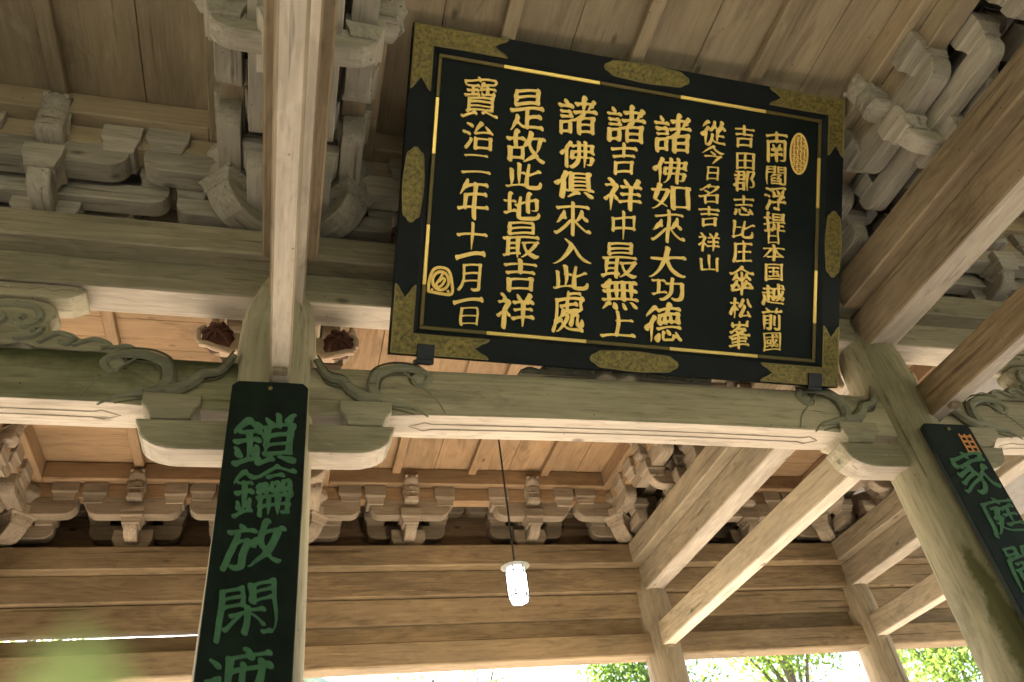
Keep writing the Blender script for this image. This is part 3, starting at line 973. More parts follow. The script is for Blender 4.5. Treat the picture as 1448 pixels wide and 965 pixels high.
def glyph_mask(ch, N=200, pad=26):
    cu = bpy.data.curves.new('glyph', 'FONT')
    cu.body = ch
    cu.resolution_u = 6
    o = bpy.data.objects.new('glyph', cu)
    COL.objects.link(o)
    dg = bpy.context.evaluated_depsgraph_get()
    me = bpy.data.meshes.new_from_object(o.evaluated_get(dg))
    V = np.array([v.co[:2] for v in me.vertices])
    me.calc_loop_triangles()
    T = np.array([t.vertices[:] for t in me.loop_triangles])
    bpy.data.objects.remove(o)
    bpy.data.meshes.remove(me)
    bpy.data.curves.remove(cu)
    mn, mx = V.min(0), V.max(0)
    s = (N - 2 * pad) / max(mx - mn)
    P = (V - (mn + mx) / 2) * s + N / 2
    img = np.zeros((N, N), np.float32)
    for a, b, c in T:
        A, B, C = P[a], P[b], P[c]
        x0, y0 = np.floor(np.minimum(np.minimum(A, B), C)).astype(int)
        x1, y1 = np.ceil(np.maximum(np.maximum(A, B), C)).astype(int) + 1
        X, Y = np.meshgrid(np.arange(x0, x1) + .5, np.arange(y0, y1) + .5)
        d = (B[0] - A[0]) * (C[1] - A[1]) - (B[1] - A[1]) * (C[0] - A[0])
        if abs(d) < 1e-9:
            continue
        u = ((X - A[0]) * (C[1] - A[1]) - (Y - A[1]) * (C[0] - A[0])) / d
        v = ((B[0] - A[0]) * (Y - A[1]) - (B[1] - A[1]) * (X - A[0])) / d
        img[y0:y1, x0:x1] = np.maximum(img[y0:y1, x0:x1], ((u >= -.02) & (v >= -.02) & (u + v <= 1.02)).astype(np.float32))
    return img


def blur(a, s):
    k = int(3 * s + 1)
    x = np.arange(-k, k + 1)
    w = np.exp(-x * x / (2 * s * s))
    w /= w.sum()
    a = np.apply_along_axis(lambda r: np.convolve(r, w, 'same'), 0, a)
    return np.apply_along_axis(lambda r: np.convolve(r, w, 'same'), 1, a)


def smooth_noise(N, cells, rng):
    g_ = rng.normal(size=(cells + 3, cells + 3))
    t = np.linspace(0, cells, N)
    i = t.astype(int)
    f = t - i
    f = f * f * (3 - 2 * f)
    rows = g_[i] * (1 - f)[:, None] + g_[i + 1] * f[:, None]
    return rows[:, i] * (1 - f)[None] + rows[:, i + 1] * f[None]


def thin(m):
    """Zhang-Suen thinning"""
    a = (m > .5).astype(np.uint8)
    while True:
        ch = False
        for step in (0, 1):
            P = np.pad(a, 1)
            n = [P[:-2, 1:-1], P[:-2, 2:], P[1:-1, 2:], P[2:, 2:], P[2:, 1:-1], P[2:, :-2], P[1:-1, :-2], P[:-2, :-2]]
            B = sum(q.astype(int) for q in n)
            A = sum(((n[i] == 0) & (n[(i + 1) % 8] == 1)).astype(int) for i in range(8))
            if step == 0:
                c = (n[0] * n[2] * n[4] == 0) & (n[2] * n[4] * n[6] == 0)
            else:
                c = (n[0] * n[2] * n[6] == 0) & (n[0] * n[4] * n[6] == 0)
            k = (a == 1) & (B >= 2) & (B <= 6) & (A == 1) & c
            if k.any():
                a[k] = 0
                ch = True
        if not ch:
            return a


def skeleton_strokes(sk, spur):
    """pixel skeleton -> list of strokes (runs joined straight through crossings, cut at sharp corners)"""
    pix = set(zip(*[q.tolist() for q in np.nonzero(sk)]))
    N8 = [(-1, 0), (0, 1), (1, 0), (0, -1), (-1, -1), (-1, 1), (1, 1), (1, -1)]

    def nb(p):
        out = []
        for dy, dx in N8:
            q = (p[0] + dy, p[1] + dx)
            if q in pix:
                if dy and dx and ((p[0] + dy, p[1]) in pix or (p[0], p[1] + dx) in pix):
                    continue
                out.append(q)
        return out
    NB = {p: nb(p) for p in pix}
    junc = {p for p in pix if len(NB[p]) > 2}
    # clusters of junction pixels -> nodes
    node = {}
    cents = []
    for p in junc:
        if p in node:
            continue
        st, mem = [p], []
        node[p] = len(cents)
        while st:
            q = st.pop()
            mem.append(q)
            for dy in (-1, 0, 1):
                for dx in (-1, 0, 1):
                    r = (q[0] + dy, q[1] + dx)
                    if r in junc and r not in node:
                        node[r] = len(cents)
                        st.append(r)
        cents.append(np.mean(np.array(mem, float), 0))
    seen = set()
    segs = []            # (points, node at start or None, node at end or None)

    def walk(p, prev, start):
        path = [p]
        seen.add(p)
        while True:
            c = [q for q in NB[path[-1]] if q != prev and q not in seen and q not in junc]
            e = [q for q in NB[path[-1]] if q in junc and not (q == prev)]
            if e and (len(path) > 1 or start is None or node[e[0]] != start):
                return path, node[e[0]]
            if not c:
                return path, (node[e[0]] if e else None)
            prev = path[-1]
            path.append(c[0])
            seen.add(c[0])
    for j in junc:
        for q in NB[j]:
            if q not in junc and q not in seen:
                path, e = walk(q, j, node[j])
                segs.append([np.array(path, float), node[j], e])
    for p in pix:
        if p not in junc and p not in seen and len(NB[p]) == 1:
            path, e = walk(p, None, None)
            segs.append([np.array(path, float), None, e])
    for p in pix:
        if p not in junc and p not in seen:
            path, e = walk(p, None, None)
            path = path + [path[0]]
            segs.append([np.array(path, float), None, None])
    # short bridges between two nodes: merge the nodes; short spurs: drop
    rep_ = list(range(len(cents)))

    def find(i):
        while rep_[i] != i:
            i = rep_[i]
        return i
    keep = []
    for P, a, b in segs:
        if a is not None and b is not None and len(P) < spur and find(a) != find(b):
            A, B = find(a), find(b)
            cents[A] = (cents[A] + cents[B]) / 2
            rep_[B] = A
        elif len(P) < spur * .8 and (a is None) != (b is None):
            continue
        else:
            keep.append([P, a, b])
    segs = []
    for P, a, b in keep:
        a = None if a is None else find(a)
        b = None if b is None else find(b)
        if a is not None:
            P = np.vstack([cents[a][None], P])
        if b is not None:
            P = np.vstack([P, cents[b][None]])
        if len(P) > 2:
            segs.append([P, a, b])
    # join segments that run straight on through a node
    ends = {}
    for i, (P, a, b) in enumerate(segs):
        L = min(len(P) - 1, 11)
        if a is not None:
            d = P[L] - P[0]
            ends.setdefault(a, []).append((i, 0, d / (np.hypot(*d) + 1e-9)))
        if b is not None:
            d = P[-1 - L] - P[-1]
            ends.setdefault(b, []).append((i, 1, d / (np.hypot(*d) + 1e-9)))
    mate = {}
    for n_, L in ends.items():
        c = sorted((float(L[i][2] @ L[j][2]), i, j) for i in range(len(L)) for j in range(i) if L[i][0] != L[j][0])
        used = set()
        for v, i, j in c:
            if v < -.80 and i not in used and j not in used:
                used |= {i, j}
                mate[(L[i][0], L[i][1])] = (L[j][0], L[j][1])
                mate[(L[j][0], L[j][1])] = (L[i][0], L[i][1])
    done = set()
    strokes = []
    for i in range(len(segs)):
        if i in done:
            continue
        # go to one far end
        k, e, hop = i, 0, 0
        while (k, e) in mate and hop < 30:
            k2, e2 = mate[(k, e)]
            if k2 == i:
                break
            k, e, hop = k2, 1 - e2, hop + 1
        path = []
        hop = 0
        while hop < 30:
            done.add(k)
            P = segs[k][0] if e == 0 else segs[k][0][::-1]
            path.append(P)
            nx = mate.get((k, 1 - e))
            if nx is None or nx[0] in done:
                break
            k, e, hop = nx[0], nx[1], hop + 1
        strokes.append(np.vstack(path))
    # cut at sharp corners
    out = []
    for P in strokes:
        P = P[:, ::-1]                       # to (x, y)
        cuts = [0]
        n = len(P)
        w = 7
        i = w
        while i < n - w:
            a, b = P[i] - P[i - w], P[i + w] - P[i]
            ca = float(a @ b) / (np.hypot(*a) * np.hypot(*b) + 1e-9)
            if ca < .42:
                best = min(range(i, min(i + w, n - w)), key=lambda q: float((P[q] - P[q - w]) @ (P[q + w] - P[q])) / (np.hypot(*(P[q] - P[q - w])) * np.hypot(*(P[q + w] - P[q])) + 1e-9))
                cuts.append(best)
                i = best + w
            i += 1
        cuts.append(n - 1)
        for a, b in zip(cuts[:-1], cuts[1:]):
            if b - a >= 3:
                out.append(P[a:b + 1])
    return out


def resample(P, step=1.2, sm=4):
    P = np.asarray(P, float)
    if len(P) > 2 * sm + 2:
        k = np.ones(2 * sm + 1) / (2 * sm + 1)
        Q = np.vstack([np.repeat(P[:1], sm, 0), P, np.repeat(P[-1:], sm, 0)])
        P = np.stack([np.convolve(Q[:, i], k, 'valid') for i in (0, 1)], 1)
    d = np.r_[0, np.cumsum(np.hypot(*np.diff(P, axis=0).T))]
    if d[-1] < 1e-6:
        return P[:1]
    t = np.arange(0, d[-1] + step * .5, step)
    return np.stack([np.interp(t, d, P[:, i]) for i in (0, 1)], 1)


SKEL = {}


def brush(ch, seed, weight=1.0, cursive=1.0):
    """write the glyph again along its centre lines with a pressure-sensitive slanted brush (y grows upwards)"""
    rng = np.random.default_rng(seed)
    N = 260
    if ch not in SKEL:
        m = glyph_mask(ch, N, 40)
        cov = m.sum() / ((m.max(0) > .5).sum() * (m.max(1) > .5).sum())
        SKEL[ch] = (skeleton_strokes(thin(m), 7 if cov < .42 else 5), m)
    strokes, m = SKEL[ch]
    ys, xs = np.nonzero(m > .5)
    area = (xs.max() - xs.min() + 30) * (ys.max() - ys.min() + 30)
    tot = sum(len(s) for s in strokes) + 1
    w0 = weight * float(np.clip(.235 * area / tot, 3.0, 9.5))
    W1, W2 = smooth_noise(N, 3, rng), smooth_noise(N, 3, rng)
    wob = 3.0 * cursive * float(np.clip(area / tot / 24, .35, 1))
    f = np.zeros((N, N), np.float32)
    ca, sa = math.cos(rad(-42)), math.sin(rad(-42))

    def stamp(x, y, r):
        rA, rB = r * 1.30, r * .78
        R_ = int(rA + 3)
        x0, y0 = max(0, int(x) - R_), max(0, int(y) - R_)
        x1, y1 = min(N, int(x) + R_ + 1), min(N, int(y) + R_ + 1)
        if x1 <= x0 or y1 <= y0:
            return
        Y, X = np.mgrid[y0:y1, x0:x1]
        u = (X - x) * ca + (Y - y) * sa
        v = -(X - x) * sa + (Y - y) * ca
        d = np.sqrt((u / rA) ** 2 + (v / rB) ** 2)
        f[y0:y1, x0:x1] = np.maximum(f[y0:y1, x0:x1], np.clip((1 - d) * r + .5, 0, 1))
    for s in strokes:
        P = resample(s)
        if len(P) < 2:
            continue
        d = P[-1] - P[0]
        L = len(P) * 1.2
        horiz = abs(d[0]) > 1.9 * abs(d[1])
        if (horiz and d[0] < 0) or (not horiz and d[1] > 0):
            P = P[::-1]
            d = -d
        ang = math.degrees(math.atan2(d[1], d[0]))        # 0 right, -90 down
        n = len(P)
        t = np.linspace(0, 1, n)
        e = np.minimum(1, 6.0 / max(L, 6))                 # share of the length taken by head or tail
        head = np.exp(-(t / (e * .9)) ** 2)
        tail = np.exp(-((1 - t) / (e * .9)) ** 2)
        nrm = np.array([-d[1], d[0]]) / (np.hypot(*d) + 1e-9)
        bow = np.sin(np.pi * t)
        if L < w0 * 4.2 and not horiz:                     # dot
            w = w0 * (.62 + .62 * t)
        elif horiz:
            w = w0 * (.66 + .26 * head + .42 * tail - .10 * bow)
            P = P + nrm * (bow * L * .035 * cursive)[:, None]
        elif ang < -118:                                   # falling to the left: tapers out
            w = w0 * (1.0 + .22 * head - .80 * t ** 1.6)
            P = P - nrm * (bow * L * .05 * cursive)[:, None]
        elif ang > -68:                                    # falling to the right: swells, then a flick
            w = w0 * np.where(t < .8, .62 + .9 * t, 1.34 - 4.6 * (t - .8))
            P = P - nrm * (bow * L * .05 * cursive)[:, None]
        else:                                              # upright
            needle = rng.uniform() < .35 and L > w0 * 8
            w = w0 * (1.0 + .16 * head + (.04 if not needle else -.75) * np.exp(-((1 - t) / (.35 if needle else e)) ** 2))
            P = P + nrm * (bow * L * rng.normal(0, .018) * cursive)[:, None]
        w = w * (1 + .10 * rng.normal()) * (1 + .06 * np.sin(t * rng.uniform(4, 9) + rng.uniform(0, 6)))
        # the hand: everything climbs to the right, wobbles a little, ends overshoot
        x, y = P[:, 0] - N / 2, P[:, 1] - N / 2
        y = y + .11 * cursive * x + rng.normal(0, 1.0) * cursive
        x = x - .02 * y + rng.normal(0, 1.0) * cursive
        xi = np.clip(P[:, 0].astype(int), 0, N - 1)
        yi = np.clip(P[:, 1].astype(int), 0, N - 1)
        x = x + W1[yi, xi] * wob + N / 2
        y = y + W2[yi, xi] * wob + N / 2
        for a, b, r in zip(x, y, w):
            stamp(a, b, max(.9, r))
    f = blur(f, 1.0) - .45
    f[:2] = f[-2:] = -1
    f[:, :2] = f[:, -2:] = -1
    return f


def contours(f):
    """marching squares -> closed loops of points"""
    N, M = f.shape
    nxt = {}
    ins = f > 0

    def ex(y, x):      # crossing on horizontal edge (y,x)-(y,x+1)
        a, b = f[y, x], f[y, x + 1]
        return (x + a / (a - b), float(y))

    def ey(y, x):
        a, b = f[y, x], f[y + 1, x]
        return (float(x), y + a / (a - b))
    code = ins[:-1, :-1] * 1 + ins[:-1, 1:] * 2 + ins[1:, 1:] * 4 + ins[1:, :-1] * 8
    ys, xs = np.nonzero((code > 0) & (code < 15))
    pts = {}
    tab = {1: [('L', 'B')], 2: [('B', 'R')], 3: [('L', 'R')], 4: [('R', 'T')], 5: [('L', 'B'), ('R', 'T')], 6: [('B', 'T')], 7: [('L', 'T')], 8: [('T', 'L')], 9: [('T', 'B')], 10: [('B', 'R'), ('T', 'L')], 11: [('T', 'R')], 12: [('R', 'L')], 13: [('R', 'B')], 14: [('B', 'L')]}
    for y, x in zip(ys, xs):
        for a, b in tab[int(code[y, x])]:
            key = {'L': ('v', y, x), 'R': ('v', y, x + 1), 'B': ('h', y, x), 'T': ('h', y + 1, x)}
            nxt[key[a]] = key[b]
            for q in (a, b):
                kk = key[q]
                if kk not in pts:
                    pts[kk] = ey(kk[1], kk[2]) if kk[0] == 'v' else ex(kk[1], kk[2])
    loops = []
    while nxt:
        s0 = next(iter(nxt))
        loop = []
        k = s0
        while k in nxt:
            loop.append(pts[k])
            k = nxt.pop(k)
        if len(loop) > 8:
            loops.append(np.array(loop))
    return loops


def simplify(P, eps):
    n = len(P)
    keep = np.zeros(n, bool)
    j = int(np.argmax(((P - P[0]) ** 2).sum(1)))
    st = [(0, j), (j, n)]
    keep[0] = keep[j] = True
    Q = np.vstack([P, P[:1]])
    while st:
        a, b = st.pop()
        if b - a < 2:
            continue
        d = Q[b] - Q[a]
        L = np.hypot(*d) + 1e-9
        e = np.abs((Q[a + 1:b, 0] - Q[a, 0]) * d[1] - (Q[a + 1:b, 1] - Q[a, 1]) * d[0]) / L
        i = int(np.argmax(e))
        if e[i] > eps:
            keep[(a + 1 + i) % n] = True
            st += [(a, a + 1 + i), (a + 1 + i, b)]
    return P[keep]


def relief(name, loops, w, h, mat, depth, bevel, eps=.35):
    """fill closed loops, fit them into w x h, give them thickness"""
    allp = np.vstack(loops)
    mn, mx = allp.min(0), allp.max(0)
    c = (mn + mx) / 2
    s = np.array([w / (mx[0] - mn[0]), h / (mx[1] - mn[1])])
    cu = bpy.data.curves.new(name, 'CURVE')
    cu.dimensions = '2D'
    cu.fill_mode = 'BOTH'
    cu.extrude = depth
    cu.bevel_depth = bevel
    cu.bevel_resolution = 1
    cu.offset = -bevel * .5
    for P in loops:
        P = simplify(P, eps)
        if len(P) < 4:
            continue
        sp = cu.splines.new('POLY')
        sp.points.add(len(P) - 1)
        for q, pt in zip(P, sp.points):
            pt.co = ((q[0] - c[0]) * s[0], (q[1] - c[1]) * s[1], 0, 1)
        sp.use_cyclic_u = True
    o = bpy.data.objects.new(name, cu)
    COL.objects.link(o)
    dg = bpy.context.evaluated_depsgraph_get()
    me = bpy.data.meshes.new_from_object(o.evaluated_get(dg))
    bpy.data.objects.remove(o)
    bpy.data.curves.remove(cu)
    me.name = name
    me.materials.clear()
    me.materials.append(mat)
    return me


# ------------------------------------------------------------------ the gold-lettered name board
BC = Vector((2.42687817, 3.54843584, 4.37432805))
BU = Vector((.99971256, 0, -.02397508))
BV = Vector((.01950068, -.58174284, .81313898))
BN = BU.cross(BV)
board = thing('name_board', 'big black lacquered board with gold lettering, tilted forward on the rainbow beam', 'sign board')
board.matrix_world = Matrix(((BU.x, BV.x, BN.x, BC.x), (BU.y, BV.y, BN.y, BC.y), (BU.z, BV.z, BN.z, BC.z), (0, 0, 0, 1)))
HW, HH = 1.81, 1.206
FW = .165
obj('back_panel', MB().box(-HW + .02, HW - .02, -HH + .02, HH - .02, -.12, -.035).mesh('back_panel', PANELM, .004), board)
for sx, sy in ((0, 1), (0, -1), (1, 0), (-1, 0)):       # mitred frame bars, inner edge sloping down to the panel
    m = MB()
    if sy:
        o0, i0 = sy * HH, sy * (HH - FW)
        A = [(-HW, o0, -.10), (HW, o0, -.10), (HW, o0, 0), (-HW, o0, 0)]
        Bq = [(-HW + FW, i0, -.10), (HW - FW, i0, -.10), (HW - FW, i0, 0), (-HW + FW, i0, 0)]
        Cq = [(-HW + FW + .035, sy * (HH - FW - .035), -.10), (HW - FW - .035, sy * (HH - FW - .035), -.10), (HW - FW - .035, sy * (HH - FW - .035), -.03), (-HW + FW + .035, sy * (HH - FW - .035), -.03)]
    else:
        o0, i0 = sx * HW, sx * (HW - FW)
        A = [(o0, -HH, -.10), (o0, HH, -.10), (o0, HH, 0), (o0, -HH, 0)]
        Bq = [(i0, -HH + FW, -.10), (i0, HH - FW, -.10), (i0, HH - FW, 0), (i0, -HH + FW, 0)]
        Cq = [(sx * (HW - FW - .035), -HH + FW + .035, -.10), (sx * (HW - FW - .035), HH - FW - .035, -.10), (sx * (HW - FW - .035), HH - FW - .035, -.03), (sx * (HW - FW - .035), -HH + FW + .035, -.03)]
    vs_ = A + Bq + Cq
    fs = [(0, 1, 2, 3), (3, 2, 6, 7), (7, 6, 10, 11), (11, 10, 9, 8), (0, 3, 7, 11, 8), (1, 9, 10, 6, 2), (0, 8, 9, 1)]
    m.add(vs_, fs)
    obj('frame_bar', m.mesh('frame_bar', LACQ, .003), board)
# gold line inside the frame: bright and dull runs, the moulding's reflections painted in


def strip(name, x0, x1, y0, y1, mat):
    obj(name, MB().box(x0, x1, y0, y1, -.034, -.018).mesh(name, mat, .004), board)


GX, GY, gw = 1.595, 1.0, .014
for sy in (-1, 1):
    y = sy * GY
    for a, b, mt in ((-GX - gw, -1.12, GOLDD), (-1.12, -.352, GOLDB), (-.352, .325, GOLDD), (.325, 1.087, GOLDB), (1.087, GX + gw, GOLDD)):
        strip('gold_line' if mt is GOLDB else 'dull_reflection_line', a + .001, b - .001, y - gw, y + gw, mt)
for sx in (-1, 1):
    x = sx * GX
    for a, b, mt in ((-GY + gw, -.695, GOLDD), (-.695, -.257, GOLDB), (-.257, .26, GOLDD), (.26, .686, GOLDB), (.686, GY - gw, GOLDD)):
        strip('gold_line' if mt is GOLDB else 'dull_reflection_line', x - gw, x + gw, a + .001, b - .001, mt)


def plate_mesh(name, prof, mat, z0=.001, z1=.007):
    return MB().prism(prof, 'Z', z0, z1).mesh(name, mat, .002)


def tail(y0, y1, xa, xb, sx):
    """swallow-tail end between y0 and y1, notched from xb back to xa"""
    ym = (y0 + y1) / 2
    d = (y1 - y0)
    return [(xb, y0), (xb - sx * .02, y0 + d * .14), (xa + sx * .03, y0 + d * .26), (xa + sx * .012, y0 + d * .36), (xa - sx * .02, ym), (xa + sx * .012, y1 - d * .36), (xa + sx * .03, y1 - d * .26), (xb - sx * .02, y1 - d * .14), (xb, y1)]


for sx, sy in ((-1, 1), (1, 1), (-1, -1), (1, -1)):
    o, i = .012, FW - .012
    X0, X1 = HW - o, HW - i
    Y0_, Y1_ = HH - o, HH - i
    hor = tail(Y1_, Y0_, 1.19, 1.10, -1)       # horizontal leg, tail towards the middle
    ver = [(b, a) for a, b in tail(X1, X0, .79, .71, -1)]
    pr = [(X0, Y0_)] + list(reversed(hor)) + [(X1, Y1_)] + ver
    prs = [(sx * a, sy * b) for a, b in pr]
    obj('corner_fitting', plate_mesh('corner_fitting', prs, FITM), board)
    m = MB()
    ring = [(a, b, .007) for a, b in prs] + [(prs[0][0], prs[0][1], .007)]
    for q in range(len(ring) - 1):
        m.tube([ring[q], ring[q + 1]], .006, 5)
    obj('fitting_rim', m.mesh('fitting_rim', FITL, 0), board)


def oval(cx_, cy_, a, b):
    P = []
    for k in range(48):
        th = 2 * math.pi * k / 48
        ca, sa = math.cos(th), math.sin(th)
        x = a * math.copysign(abs(ca) ** .75, ca)
        y = b * math.copysign(abs(sa) ** .62, sa)
        sc = 1 + .035 * math.cos(8 * th)
        P.append((cx_ + x * sc, cy_ + y * sc))
    return P


for cx_, cy_, a, b in ((.02, HH - FW / 2, .345, .072), (.03, -HH + FW / 2, .345, .072), (-HW + FW / 2, .01, .072, .265), (HW - FW / 2, -.03, .072, .265)):
    P = oval(cx_, cy_, a, b)
    obj('oval_fitting', plate_mesh('oval_fitting', P, FITM), board)
    m = MB()
    for q in range(len(P)):
        a_, b_ = P[q], P[(q + 1) % len(P)]
        m.tube([(a_[0], a_[1], .007), (b_[0], b_[1], .007)], .005, 5)
    obj('fitting_rim', m.mesh('fitting_rim', FITL, 0), board)

# the writing, eight columns read from the right
TXT = [('寶', -1.278, 0.727, 0.288, 0.339), ('治', -1.279, 0.445, 0.239, 0.229), ('二', -1.274, 0.228, 0.227, 0.167), ('年', -1.279, -0.035, 0.242, 0.317), ('十', -1.272, -0.302, 0.236, 0.214), ('一', -1.274, -0.449, 0.229, 0.092), ('月', -1.269, -0.607, 0.175, 0.223), ('一', -1.268, -0.781, 0.23, 0.08), ('日', -1.256, -0.891, 0.145, 0.154), ('是', -0.916, 0.699, 0.277, 0.364), ('故', -0.911, 0.414, 0.318, 0.27), ('此', -0.908, 0.19, 0.286, 0.205), ('地', -0.911, -0.034, 0.296, 0.23), ('最', -0.901, -0.286, 0.293, 0.294), ('吉', -0.895, -0.558, 0.261, 0.27), ('祥', -0.909, -0.821, 0.297, 0.294), ('諸', -0.519, 0.716, 0.331, 0.345), ('佛', -0.505, 0.413, 0.29, 0.237), ('俱', -0.514, 0.174, 0.335, 0.235), ('來', -0.508, -0.084, 0.304, 0.278), ('入', -0.497, -0.339, 0.31, 0.21), ('此', -0.497, -0.533, 0.286, 0.198), ('處', -0.503, -0.793, 0.258, 0.338), ('諸', -0.12, 0.71, 0.336, 0.337), ('吉', -0.127, 0.43, 0.227, 0.278), ('祥', -0.118, 0.154, 0.323, 0.281), ('中', -0.103, -0.083, 0.208, 0.234), ('最', -0.12, -0.357, 0.299, 0.307), ('無', -0.103, -0.624, 0.319, 0.245), ('上', -0.102, -0.85, 0.297, 0.225), ('諸', 0.272, 0.696, 0.332, 0.355), ('佛', 0.263, 0.396, 0.305, 0.23), ('如', 0.28, 0.183, 0.349, 0.219), ('來', 0.273, -0.048, 0.295, 0.279), ('大', 0.282, -0.332, 0.316, 0.267), ('功', 0.289, -0.54, 0.286, 0.198), ('德', 0.268, -0.8, 0.329, 0.334), ('從', 0.622, 0.751, 0.23, 0.227), ('今', 0.63, 0.577, 0.196, 0.158), ('日', 0.633, 0.422, 0.109, 0.125), ('名', 0.607, 0.252, 0.183, 0.172), ('吉', 0.613, 0.069, 0.188, 0.18), ('祥', 0.624, -0.132, 0.192, 0.172), ('山', 0.632, -0.298, 0.171, 0.139), ('吉', 0.902, 0.763, 0.182, 0.201), ('田', 0.918, 0.561, 0.174, 0.162), ('郡', 0.912, 0.399, 0.198, 0.194), ('志', 0.916, 0.198, 0.188, 0.176), ('比', 0.922, 0.001, 0.209, 0.153), ('庄', 0.921, -0.179, 0.177, 0.196), ('傘', 0.922, -0.409, 0.222, 0.249), ('松', 0.921, -0.631, 0.202, 0.172), ('峯', 0.923, -0.84, 0.19, 0.246), ('南', 1.196, 0.717, 0.204, 0.279), ('閻', 1.199, 0.484, 0.193, 0.172), ('浮', 1.2, 0.292, 0.205, 0.218), ('提', 1.2, 0.094, 0.204, 0.177), ('日', 1.195, -0.02, 0.108, 0.137), ('本', 1.202, -0.154, 0.201, 0.141), ('国', 1.208, -0.314, 0.171, 0.164), ('越', 1.209, -0.495, 0.213, 0.196), ('前', 1.204, -0.691, 0.188, 0.195), ('國', 1.211, -0.875, 0.165, 0.173)]
for i, (ch, x, y, w, h) in enumerate(TXT):
    w, h = w * .97, h * .95
    small = x > .5
    lp = contours(brush(ch, 100 + i, .92 if small else .93, 1.0))
    obj('character', relief('character', lp, w, h, GOLD, .004, .002), board, (x, y, -.027))


def ring_mesh(name, pts, r, mat, closed=True, flat=.6):
    m = MB()
    P = [Vector((*q, 0)) if len(q) == 2 else Vector(q) for q in pts]
    if closed:
        P = P + [P[0], P[1]]
    m.tube(P, r, 6, ((0, 0, 1), flat))
    return m


# oval red-gold seal with fine seal-script strokes
sx_, sy_, a, b = 1.408, .696, .080, .168
m = ring_mesh('seal', [(a * math.cos(2 * math.pi * k / 40), b * math.sin(2 * math.pi * k / 40)) for k in range(40)], .009, GOLD)
for col in range(4):
    x = -.048 + col * .032
    hh = b * math.sqrt(max(0, 1 - (x / a) ** 2)) - .014
    y = -hh
    while y < hh - .02:
        L_ = random.uniform(.02, .045)
        y1 = min(y + L_, hh)
        k = random.random()
        if k < .4:
            m.tube([(x, y, 0), (x, y1, 0)], .0062, 5)
        else:
            m.tube(spline([(x - .011, y, 0), (x + .011, (y + y1) / 2, 0), (x - .009, y1, 0)], 3), .0055, 5)
        m.tube([(x - .012, y1, 0), (x + .012, y1 + .002, 0)], .005, 5)
        y = y1 + .008
obj('seal_ground', MB().prism([(a * math.cos(2 * math.pi * k / 40), b * math.sin(2 * math.pi * k / 40)) for k in range(40)], 'Z', -.006, .0005).mesh('seal_ground', plain('worn_gold', (.50, .27, .07), .55, .3, .6, 40, (.30, .14, .04)), .002), board, (sx_, sy_, -.028))
obj('oval_seal', m.mesh('oval_seal', GOLD, 0, True), board, (sx_, sy_, -.028))
# written cipher at the lower left: a rounded square outline holding a brushed ring and stroke
m = ring_mesh('cipher', spline([(-.085, -.085), (-.08, 0), (-.055, .075), (.0, .095), (.055, .075), (.08, 0), (.085, -.088), (.0, -.094)], 4), .0115, GOLD)
m2 = ring_mesh('cipher', [(.058 * math.cos(2 * math.pi * k / 28), .066 * math.sin(2 * math.pi * k / 28) - .002) for k in range(28)], .0115, GOLD)
m.add(m2.v, m2.f)
m.tube(spline([(.015, .06, 0), (-.004, .015, 0), (-.03, -.03, 0), (-.014, -.05, 0), (.012, -.03, 0), (.03, .008, 0), (.012, .018, 0), (-.012, -.01, 0)], 4), .010, 6, ((0, 0, 1), .6))
for s in (-1, 1):
    m.tube([(s * .066, -.070, 0), (s * .052, -.078, 0)], .012, 6)
obj('cipher_mark', m.mesh('cipher_mark', GOLD, 0, True), board, (-1.478, -.653, -.026))
# iron brackets that hold the board on the beam
for x, y in ((-1.555, -1.185), (1.585, -1.165)):
    m = MB().box(x - .062, x + .062, y - .045, y + .065, .009, .026)
    m.box(x - .062, x + .062, y - .075, y - .042, -.16, .026)
    obj('iron_bracket', m.mesh('iron_bracket', IRON, .004), board)

# ------------------------------------------------------------------ tall plaques on the near pillars


def plaque(label, x, y, chars, w, ztop, seal=None, seed=0, tilt=0):
    t = thing('vertical_plaque', label, 'plaque', (x, y, ztop), 'black plaques with green writing on the near pillars')
    hw, L = w / 2, 3.1
    c = .035
    pr = [(-hw, -L), (hw, -L), (hw, -c), (hw - c, 0), (-hw + c, 0), (-hw, -c)]
    obj('panel', MB().prism(pr, 'Y', -.022, .022).mesh('panel', PLAQ, .005), t)
    obj('nail', MB().lathe([(.014, 0), (.014, .012), (.008, .018), (.001, .02)], 12).mesh('nail', FITM, 0, True), t).matrix_local = Matrix.Translation((0, -.021, -.055)) @ Matrix.Rotation(math.pi / 2, 4, 'X')
    for i, (ch, cx_, cz, cw, chh) in enumerate(chars):
        lp = contours(brush(ch, seed + i, .92, 1.7))
        o = obj('character', relief('character', lp, cw, chh, GREEN, .0025, .0015), t)
        o.matrix_local = Matrix.Translation((cx_ - x, -.0245, cz - ztop)) @ Matrix.Rotation(math.pi / 2, 4, 'X')
    if seal:
        cx_, cz, w_, h_ = seal
        m = MB()
        for k in range(4):
            zz = -h_ / 2 + (k + .5) * h_ / 4
            m.box(-w_ / 2, w_ / 2, 0, .004, zz - h_ * .045, zz + h_ * .045)
        for k in range(3):
            xx = -w_ / 2 + k * w_ / 2
            m.box(xx - .007, xx + .007, .0005, .0045, -h_ / 2, h_ / 2)
        o = obj('orange_seal', m.mesh('orange_seal', ORANGE, 0), t, (cx_ - x, -.0275, cz - ztop))
    return t


